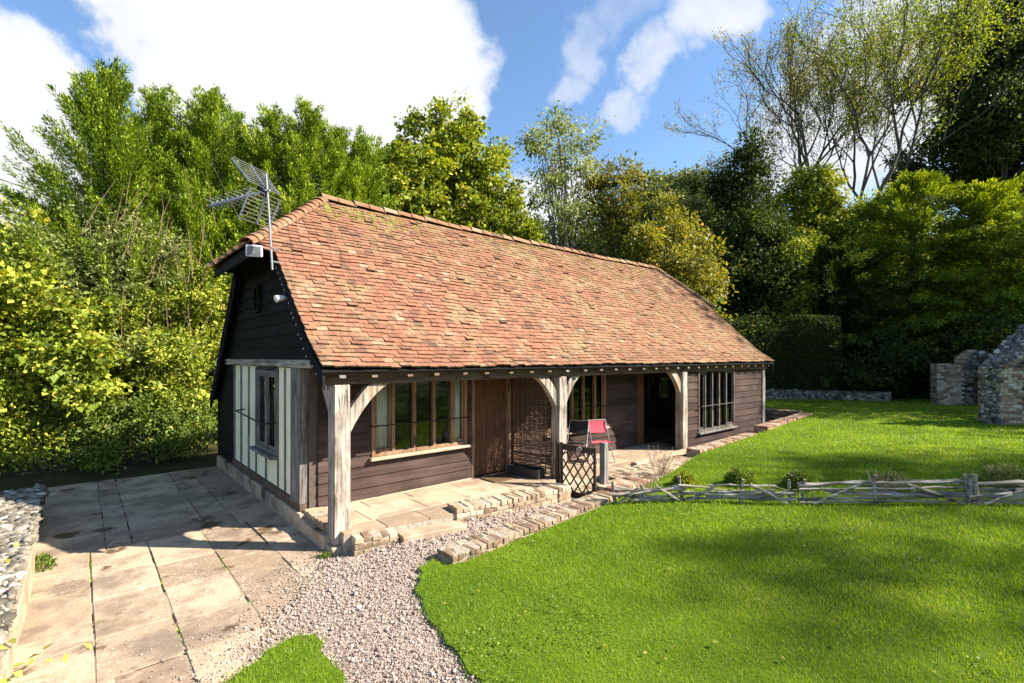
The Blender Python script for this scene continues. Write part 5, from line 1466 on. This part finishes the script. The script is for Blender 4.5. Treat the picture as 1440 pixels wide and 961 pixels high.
for px, dd, lab, mt, ht in [(905, 32, "tall yellow olive tree between the forked stems and the oak crown", leaf_olive, 15.6), (990, 33, "grey green tree close behind the oak crown's right side", leaf_sage, 15.4), (752, 30, "leafy green tree low between sycamore and slender tree", leaf_mid, 11.5)]:
    x, y = at(px, dd); z_ = hillz(x, y); h_ = ht - z_
    broadleaf("wood_tree", lab, "tree", x, y, [(0, 0, h_ * .72, 2.1, 2.0, h_ * .26), (.8, 0, h_ * .48, 2.2, 2.0, h_ * .26), (-.9, 0, h_ * .45, 2.1, 2.0, h_ * .26)], 420, 80, .5, .18, mt, tr=.24, lo=.5, nlimb=40)
# --- the bank on the right
x, y = at(1160, 36)
bare_tree("bare_ash", "tall nearly leafless ash with forked grey limbs against the sky", x, y, 26, bark_m, leaf_olive, 8, 16000, (.0, 0), stems=2, tr=.24, spread=.66, L=.19, deep=7)
x, y = at(1222, 33)
bare_tree("ivy_ash", "thin leaved ash leaning right beside the bare ash, ivy on its limbs", x, y, 24, bark_m, leaf_yew, 15, 22000, (.02, -.04), stems=2, tr=.22, spread=.6, L=.20, deep=7)
x, y = at(1400, 42)
broadleaf("lime_tree", "huge dark leafed tree filling the upper right corner", "tree", x, y,
          [(0, 0, 14.0, 5.6, 5.6, 5.4), (-2.9, 1.5, 18.5, 4.4, 4.4, 5.0), (3.4, -1.8, 20.5, 5.6, 5.6, 6.4), (.6, 0, 25.0, 4.6, 4.6, 5.4), (-2.2, 2.2, 11.6, 3.6, 3.6, 3.4), (4, -4, 12, 5.4, 5.4, 5.4)],
          800, 105, 1.15, .33, leaf_dark, tr=.5, lo=.55, nlimb=60, droop=.35)
x, y = at(1140, 30.5)
broadleaf("golden_maple", "bright yellow green tree on the bank below the bare ash", "tree", x, y,
          [(0, 0, 8.4, 2.6, 2.4, 2.8), (1.4, -.7, 6.2, 2.7, 2.4, 2.8), (-1.2, .6, 5.4, 2.5, 2.4, 2.8), (-.4, 0, 10.2, 1.5, 1.5, 1.8)], 620, 85, .5, .18, leaf_yellow, tr=.17, lo=.5)
x, y = at(1215, 29.5)
broadleaf("elder_tree", "light green bushy tree on the bank between the golden tree and the yews", "tree", x, y,
          [(0, 0, 7.8, 2.6, 2.4, 2.6), (1.9, -.9, 7.4, 2.4, 2.2, 2.4), (-1.2, .4, 5.2, 2.4, 2.2, 2.6)], 560, 85, .5, .17, leaf_yellow, tr=.17, lo=.5)
x, y = at(1118, 25)
broadleaf("young_maple", "small sunlit sapling with yellow leaves above the clipped hedge", "tree", x, y,
          [(0, 0, 4.6, 1.0, .8, 1.3), (.3, 0, 6.6, .8, .7, 1.2)], 90, 60, .45, .15, leaf_yellow, tr=.07, lo=.4)
YG = "dark yews behind the far lawn"
for px, d, top, rad, npl, mt, lab in [
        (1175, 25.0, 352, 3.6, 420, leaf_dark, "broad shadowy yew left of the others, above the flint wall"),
        (1285, 25.5, 246, 4.0, 560, leaf_yew, "tallest yew with sunlit feathery top behind the far ruin"),
        (1385, 24.0, 262, 3.8, 560, leaf_yew, "yew with bright drooping sprays behind the near ruin"),
        (1490, 21.0, 300, 3.6, 420, leaf_yew, "yew reaching in from the right edge above the near ruin")]:
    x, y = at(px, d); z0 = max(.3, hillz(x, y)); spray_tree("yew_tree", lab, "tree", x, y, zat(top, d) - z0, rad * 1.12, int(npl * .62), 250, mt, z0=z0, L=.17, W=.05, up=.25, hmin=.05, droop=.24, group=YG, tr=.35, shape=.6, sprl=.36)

# --- clipped hedge above the flint wall
def hedge(label, pts, z0, h, thick, n, mat, L=.055):
    t = thing("clipped_hedge", label, "hedge", (pts[0][0], pts[0][1], z0))
    segs = [(Vector(a), Vector(b)) for a, b in zip(pts, pts[1:])]; ln = np.array([(b - a).length for a, b in segs]); c = rng.choice(len(segs), n, p=ln / ln.sum())
    u = rng.random(n); A = np.array([s[0][:] for s in segs])[c]; B = np.array([s[1][:] for s in segs])[c]; d = unit(B - A); nv = np.stack([d[:, 1], -d[:, 0]], 1)
    top = rng.random(n) < .28
    v = rng.random(n); hz = np.where(top, h, v * h); w = np.where(top, rng.random(n) * thick, 0)
    prof = np.where(hz > h * .8, ((hz - h * .8) / (h * .2)) ** 2 * .35, 0); w = w + prof + rng.normal(0, .05, n)
    XY = A + (B - A) * u[:, None] - nv * w[:, None]
    bumpy = np.array([noise.noise((p[0] * .7, p[1] * .7, z * .9)) for p, z in zip(XY, hz)])
    XY += nv * (bumpy * .30 + .10 * np.array([noise.noise((p[0] * 2.3, p[1] * 2.3, z * 2.6)) for p, z in zip(XY, hz)]))[:, None]
    P = np.stack([XY[:, 0], XY[:, 1], z0 + hz + bumpy * .22], 1)
    out = np.where(top[:, None], np.array([0, 0, 1.0]), np.stack([nv[:, 0], nv[:, 1], np.full(n, .25)], 1))
    l = L * rng.uniform(.7, 1.4, n)
    leaf_mesh("foliage", P, out + rng.normal(size=(n, 3)) * .8, out + rng.normal(size=(n, 3)) * .6, l, l * .6, mat, t, np.clip(rng.normal(.5, .22, n), 0, 1))
    m = MB()
    for a, b in segs:
        dd = (b - a).normalized(); o = Vector((-dd.y, dd.x)) * .2; o2 = Vector((-dd.y, dd.x)) * (thick - .1)
        m.hexa([(a.x + o.x, a.y + o.y, z0), (b.x + o.x, b.y + o.y, z0), (b.x + o2.x, b.y + o2.y, z0), (a.x + o2.x, a.y + o2.y, z0), (a.x + o.x, a.y + o.y, z0 + h - .3), (b.x + o.x, b.y + o.y, z0 + h - .3), (b.x + o2.x, b.y + o2.y, z0 + h - .3), (a.x + o2.x, a.y + o2.y, z0 + h - .3)])
    m.build("hedge_core", soil_m, t)
hedge("tall clipped dark hedge behind the flint wall, right of the cottage", [(18.2, 11.4), (20.8, 10.6), (22.9, 9.9), (24.6, 8.7), (25.6, 6.9)], .6, 3.7, 1.6, 42000, leaf_dark, .075)

# --- distant trees filling the bank behind
FG = "trees further back on the wooded bank"
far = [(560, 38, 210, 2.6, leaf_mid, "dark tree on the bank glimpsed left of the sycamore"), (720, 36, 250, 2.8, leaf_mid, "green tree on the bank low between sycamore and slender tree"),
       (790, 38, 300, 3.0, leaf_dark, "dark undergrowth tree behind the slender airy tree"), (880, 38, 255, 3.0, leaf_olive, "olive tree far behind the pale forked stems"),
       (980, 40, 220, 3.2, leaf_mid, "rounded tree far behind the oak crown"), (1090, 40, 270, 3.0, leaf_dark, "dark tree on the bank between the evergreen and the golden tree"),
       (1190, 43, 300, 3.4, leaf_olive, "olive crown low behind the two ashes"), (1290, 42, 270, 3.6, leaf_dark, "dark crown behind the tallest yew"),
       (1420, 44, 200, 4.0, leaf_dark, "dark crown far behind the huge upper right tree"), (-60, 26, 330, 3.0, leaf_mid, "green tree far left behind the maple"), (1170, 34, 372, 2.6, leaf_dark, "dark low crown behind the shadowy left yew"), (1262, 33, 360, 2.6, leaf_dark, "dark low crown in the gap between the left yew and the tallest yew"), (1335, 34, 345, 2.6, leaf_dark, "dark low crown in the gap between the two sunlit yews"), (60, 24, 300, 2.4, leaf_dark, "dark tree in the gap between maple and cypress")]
for px, d, top, r, mt, lab in far:
    x, y = at(px, d); z0 = hillz(x, y); H = zat(top, d) - z0
    broadleaf("bank_tree", lab, "tree", x, y, [(0, 0, H * .66, r, r, H * .33), (r * .5, 0, H * .42, r * .9, r * .9, H * .33), (-r * .6, 0, H * .4, r * .9, r * .9, H * .33)], 190, 75, .95, .27, mt, tr=.25, group=FG, lo=.45, nlimb=12)
# --- undergrowth along the bank foot
UG = "bushes along the foot of the bank"
for px, d, top, w_, mt, lab in [(600, 19.5, 400, 2.2, leaf_mid, "leafy bush hidden low behind the roof below the sycamore"), (760, 21, 380, 2.4, leaf_mid, "bush behind the ridge below the slender tree"), (860, 22, 390, 2.4, leaf_dark, "dark bush behind the ridge below the forked stems"),
                                (1010, 22.5, 400, 1.6, leaf_mid, "bush by the far end of the roof beside the hedge"), (1075, 24.5, 380, 1.8, leaf_dark, "dark bush rising behind the clipped hedge"), (1240, 22.5, 470, 2.2, leaf_dark, "dark low bush under the yews behind the flint wall"), (1345, 22.0, 480, 2.2, leaf_dark, "dark bush right behind the far ruin"), (1430, 19.0, 430, 1.6, leaf_dark, "dark bush behind the shoulder of the near ruin")]:
    x, y = at(px, d); z0 = max(hillz(x, y), 0.2); H = zat(top, d) - z0
    broadleaf("bank_bush", lab, "bush", x, y, [(0, 0, H * .5, w_, w_ * .8, H * .5), (w_ * .7, -.2, H * .38, w_ * .7, w_ * .7, H * .38)], 170, 75, .5, .13, mt, tr=.06, group=UG, z0=z0, lo=.4, nlimb=14)
# --- tall trees outside the frame on the sunny side: their shade lies on the lawn
SG = "tall trees along the right boundary, casting shade on the lawn"
def sun_xy(S, t): return (.715 * S + .70 * t, -.70 * S + .715 * t)
for S, t_, H, r, lab in [(40, .4, 29.4, 3.6, "tall tree outside the frame behind the viewer's right shoulder"), (40, 5.2, 28.9, 3.2, "second shade tree from the viewer along the right boundary"),
                         (38, 9.0, 25.2, 2.2, "third shade tree from the viewer along the right boundary"), (36, 13.6, 18.5, 1.7, "lowest shade tree, opposite the end of the cottage"),
                         (27, 18.4, 23.0, 3.6, "tallest looking and nearest shade tree, level with the far end of the roof")]:
    x, y = sun_xy(S, t_); z0 = hillz(x, y) if S > 30 else .4
    Hh = H - max(0, z0)
    broadleaf("boundary_tree", lab, "tree", x, y, [(0, 0, Hh - r * 1.2, r, r, r * 1.2), (.5, .6, Hh * .62, r * 1.05, r * 1.05, Hh * .24), (-.4, -.5, Hh * .36, r * 1.1, r * 1.1, Hh * .22)], 165 if S > 30 else 300, 60, 1.15, .25, leaf_mid, tr=.25, group=SG, z0=z0, lo=.2, nlimb=20, sub=0)

# ------------------------------------------------------------------ small planting
def tuft(name, label, cat, x, y, z, r, h, n, mat, L=.05, group=None):
    t = thing(name, label, cat, (x, y, z), group)
    d = unit(rng.normal(size=(n, 3))); d[:, 2] = np.abs(d[:, 2]); rr = rng.uniform(.35, 1, n)[:, None] ** .6
    P = np.array([x, y, z]) + d * rr * np.array([r, r, h]); l = L * rng.uniform(.6, 1.4, n)
    leaf_mesh("foliage", P, d + np.array([0, 0, .7]) + rng.normal(size=(n, 3)) * .45, rng.normal(size=(n, 3)), l, l * .42, mat, t, np.clip(rng.normal(.5, .22, n), 0, 1))
    m = MB()
    for _ in range(14):
        a = rnd.uniform(0, 6.28); rr = rnd.uniform(.2, .95); m.tube([(x, y, z - .02), (x + math.cos(a) * r * rr * .5, y + math.sin(a) * r * rr * .5, z + h * .5), (x + math.cos(a) * r * rr, y + math.sin(a) * r * rr, z + h * .92)], .004, 3, cap=False)
    m.build("stem", stalk_m, t)
    return t
LV = "small green shrubs planted behind the hurdles"
for px, py, w_, h_, mt, lab in [(963, 684, .20, .22, leaf_yellow, "smallest shrub behind the hurdles, nearest the terrace"), (1040, 682, .24, .27, leaf_mid, "round shrub behind the second hurdle, left of its dark stake"), (1127, 686, .28, .26, leaf_mid, "wider shrub behind the right end of the second hurdle"),
                                (1257, 688, .27, .25, leaf_sage, "pale shrub behind the middle of the longest hurdle"), (1418, 684, .38, .34, leaf_sage, "largest shrub, behind the hurdle at the right edge")]:
    p = U(px, py, .33); p = U(px, py, float(gz(p.x))); tuft("garden_shrub", lab, "shrub", p.x, p.y, p.z, w_, h_, 1800, mt, .05, LV)
def stalks(label, x, y, z, r, h, n):
    t = thing("dried_plant", label, "dried plant", (x, y, z), "dried plants by the terrace and hurdles"); m = MB(); hd = MB()
    for _ in range(n):
        a = rnd.uniform(0, 6.28); rr = r * rnd.random(); hh = h * rnd.uniform(.5, 1); l = rnd.uniform(.02, .16)
        p0 = Vector((x + math.cos(a) * rr * .4, y + math.sin(a) * rr * .4, z - .02)); p2 = Vector((x + math.cos(a) * (rr + l), y + math.sin(a) * (rr + l), z + hh)); p1 = p0.lerp(p2, .5) + Vector((rnd.uniform(-.03, .03), rnd.uniform(-.03, .03), .03))
        m.tube([p0, p1, p2], [.004, .003, .002], 3, cap=False)
        for _ in range(4):
            q_ = p1.lerp(p2, rnd.random()); e = q_ + Vector((rnd.uniform(-.05, .05), rnd.uniform(-.05, .05), rnd.uniform(.0, .06))); m.tube([q_, e], .002, 3, cap=False)
        m.tube([p2, p2 + Vector((0, 0, .025))], [.007, .004], 5)
    m.build("stem", stalk_m, t)
p = U(928, 668, .28); stalks("dried brown stalks on the brick terrace before the third post", p.x, p.y, .26, .30, .52, 46)
p = U(905, 694, .28); stalks("thin dry stems at the first hurdle beside the terrace", p.x, p.y, .26, .2, .28, 22)
p = U(1243, 700, .33); stalks("straw pale dead lavender caught in the longest hurdle", p.x, p.y, float(gz(p.x)), .24, .42, 26)
# leafy sprig that reaches over the rubble wall into the lower left corner
t = thing("wall_sprig", "bright yellow green leafy sprig reaching over the rubble wall at the lower left", "sprig", (-.75, 3.75, .36))
m = MB(); P, D = [], []
for tgt in [(118, 905, .62), (60, 915, .6), (20, 770, .55), (40, 935, .66), (12, 900, .6)]:
    e = U(*tgt); s = Vector((-.80, 3.9, .38)); mid = s.lerp(e, .5) + Vector((0, 0, .10)); m.tube([s, s.lerp(mid, .5) + Vector((0, 0, .03)), mid, mid.lerp(e, .5) + Vector((0, 0, .02)), e], [.005, .005, .004, .003, .002], 4)
    for f in np.linspace(.55, 1.0, 5):
        q_ = mid.lerp(e, (f - .5) * 2) if f > .5 else mid; P.append(q_[:]); D.append((e - mid).normalized()[:])
m.build("stem", stalk_m, t)
P = np.array(P); D = np.array(D); k = len(P)
leaf_mesh("leaves", P, D + rng.normal(size=(k, 3)) * .7, np.tile([0., 0, 1], (k, 1)) + rng.normal(size=(k, 3)) * .5, rng.uniform(.05, .085, k), rng.uniform(.035, .055, k), leaf_yellow, t, rng.uniform(.7, 1, k))
tuft("wall_weed", "small green weed at the foot of the rubble wall on the patio", "weed", -.36, 7.95, .02, .13, .16, 420, leaf_mid, .05)
tuft("corner_weed", "tiny weed between the flags by the corner post", "weed", 2.27, 6.12, .02, .06, .06, 120, leaf_mid, .035)
# weeds and moss in the joints of the flags
n = 1500; cx = rng.choice([.08, .66, 1.28], n, p=[.45, .4, .15]); Y = rng.uniform(3.6, 9.5, n); k = np.array([noise.noise((a * 3, b * 1.6, 0)) > .12 for a, b in zip(cx, Y)])
X = cx + rng.normal(0, .010, n); P = np.stack([X, Y, np.full(n, .022)], 1)[k]; m_ = len(P)
tag(leaf_mesh("joint_weeds", P, rng.normal(size=(m_, 3)) * [1, 1, .3] + [0, 0, .5], rng.normal(size=(m_, 3)) + [0, 0, 1], rng.uniform(.01, .028, m_), rng.uniform(.008, .016, m_), grass_m, None), kind='stuff')
# fallen leaves on lawn and flags
n = 260; Rr = rng.uniform(4, 16, n); An = YAW + rng.uniform(R(-44), R(42), n); X, Y = Rr * np.cos(An), Rr * np.sin(An); L_ = inside(lawn_poly, X, Y); Pt = (X > -.4) & (X < 2.2) & (Y > 6.3) & (Y < 12.5)
Z = np.where(L_, gz(X) + .035, .036); k = L_ | Pt; m_ = int(k.sum())
tag(leaf_mesh("fallen_leaves", np.stack([X, Y, Z], 1)[k], rng.normal(size=(m_, 3)) * [1, 1, .15], rng.normal(size=(m_, 3)) * .3 + [0, 0, 1], rng.uniform(.03, .06, m_), rng.uniform(.02, .04, m_), leaf_olive, None, rng.uniform(.6, 1, m_)), kind='stuff')

# clover and daisies' leaves patching the lawn
n = 26000; Rr = np.exp(rng.uniform(math.log(2.8), math.log(14), n)); An = YAW + rng.uniform(R(-50), R(24), n); X, Y = Rr * np.cos(An), Rr * np.sin(An)
k = inside(lawn_poly, X, Y) & (np.array([noise.noise((a * .8, b * .8, 7)) + .4 * noise.noise((a * 3, b * 3, 1)) for a, b in zip(X, Y)]) > .22); X, Y = X[k], Y[k]; m_ = len(X)
l = rng.uniform(.014, .03, m_) * np.clip(np.hypot(X, Y) / 5, .9, 1.6)
tag(leaf_mesh("clover", np.stack([X, Y, gz(X) + rng.uniform(.02, .045, m_)], 1), rng.normal(size=(m_, 3)) * [1, 1, .25], rng.normal(size=(m_, 3)) * .35 + [0, 0, 1], l, l * .85, leaf_mid, None, rng.uniform(.3, .85, m_)), kind='stuff')
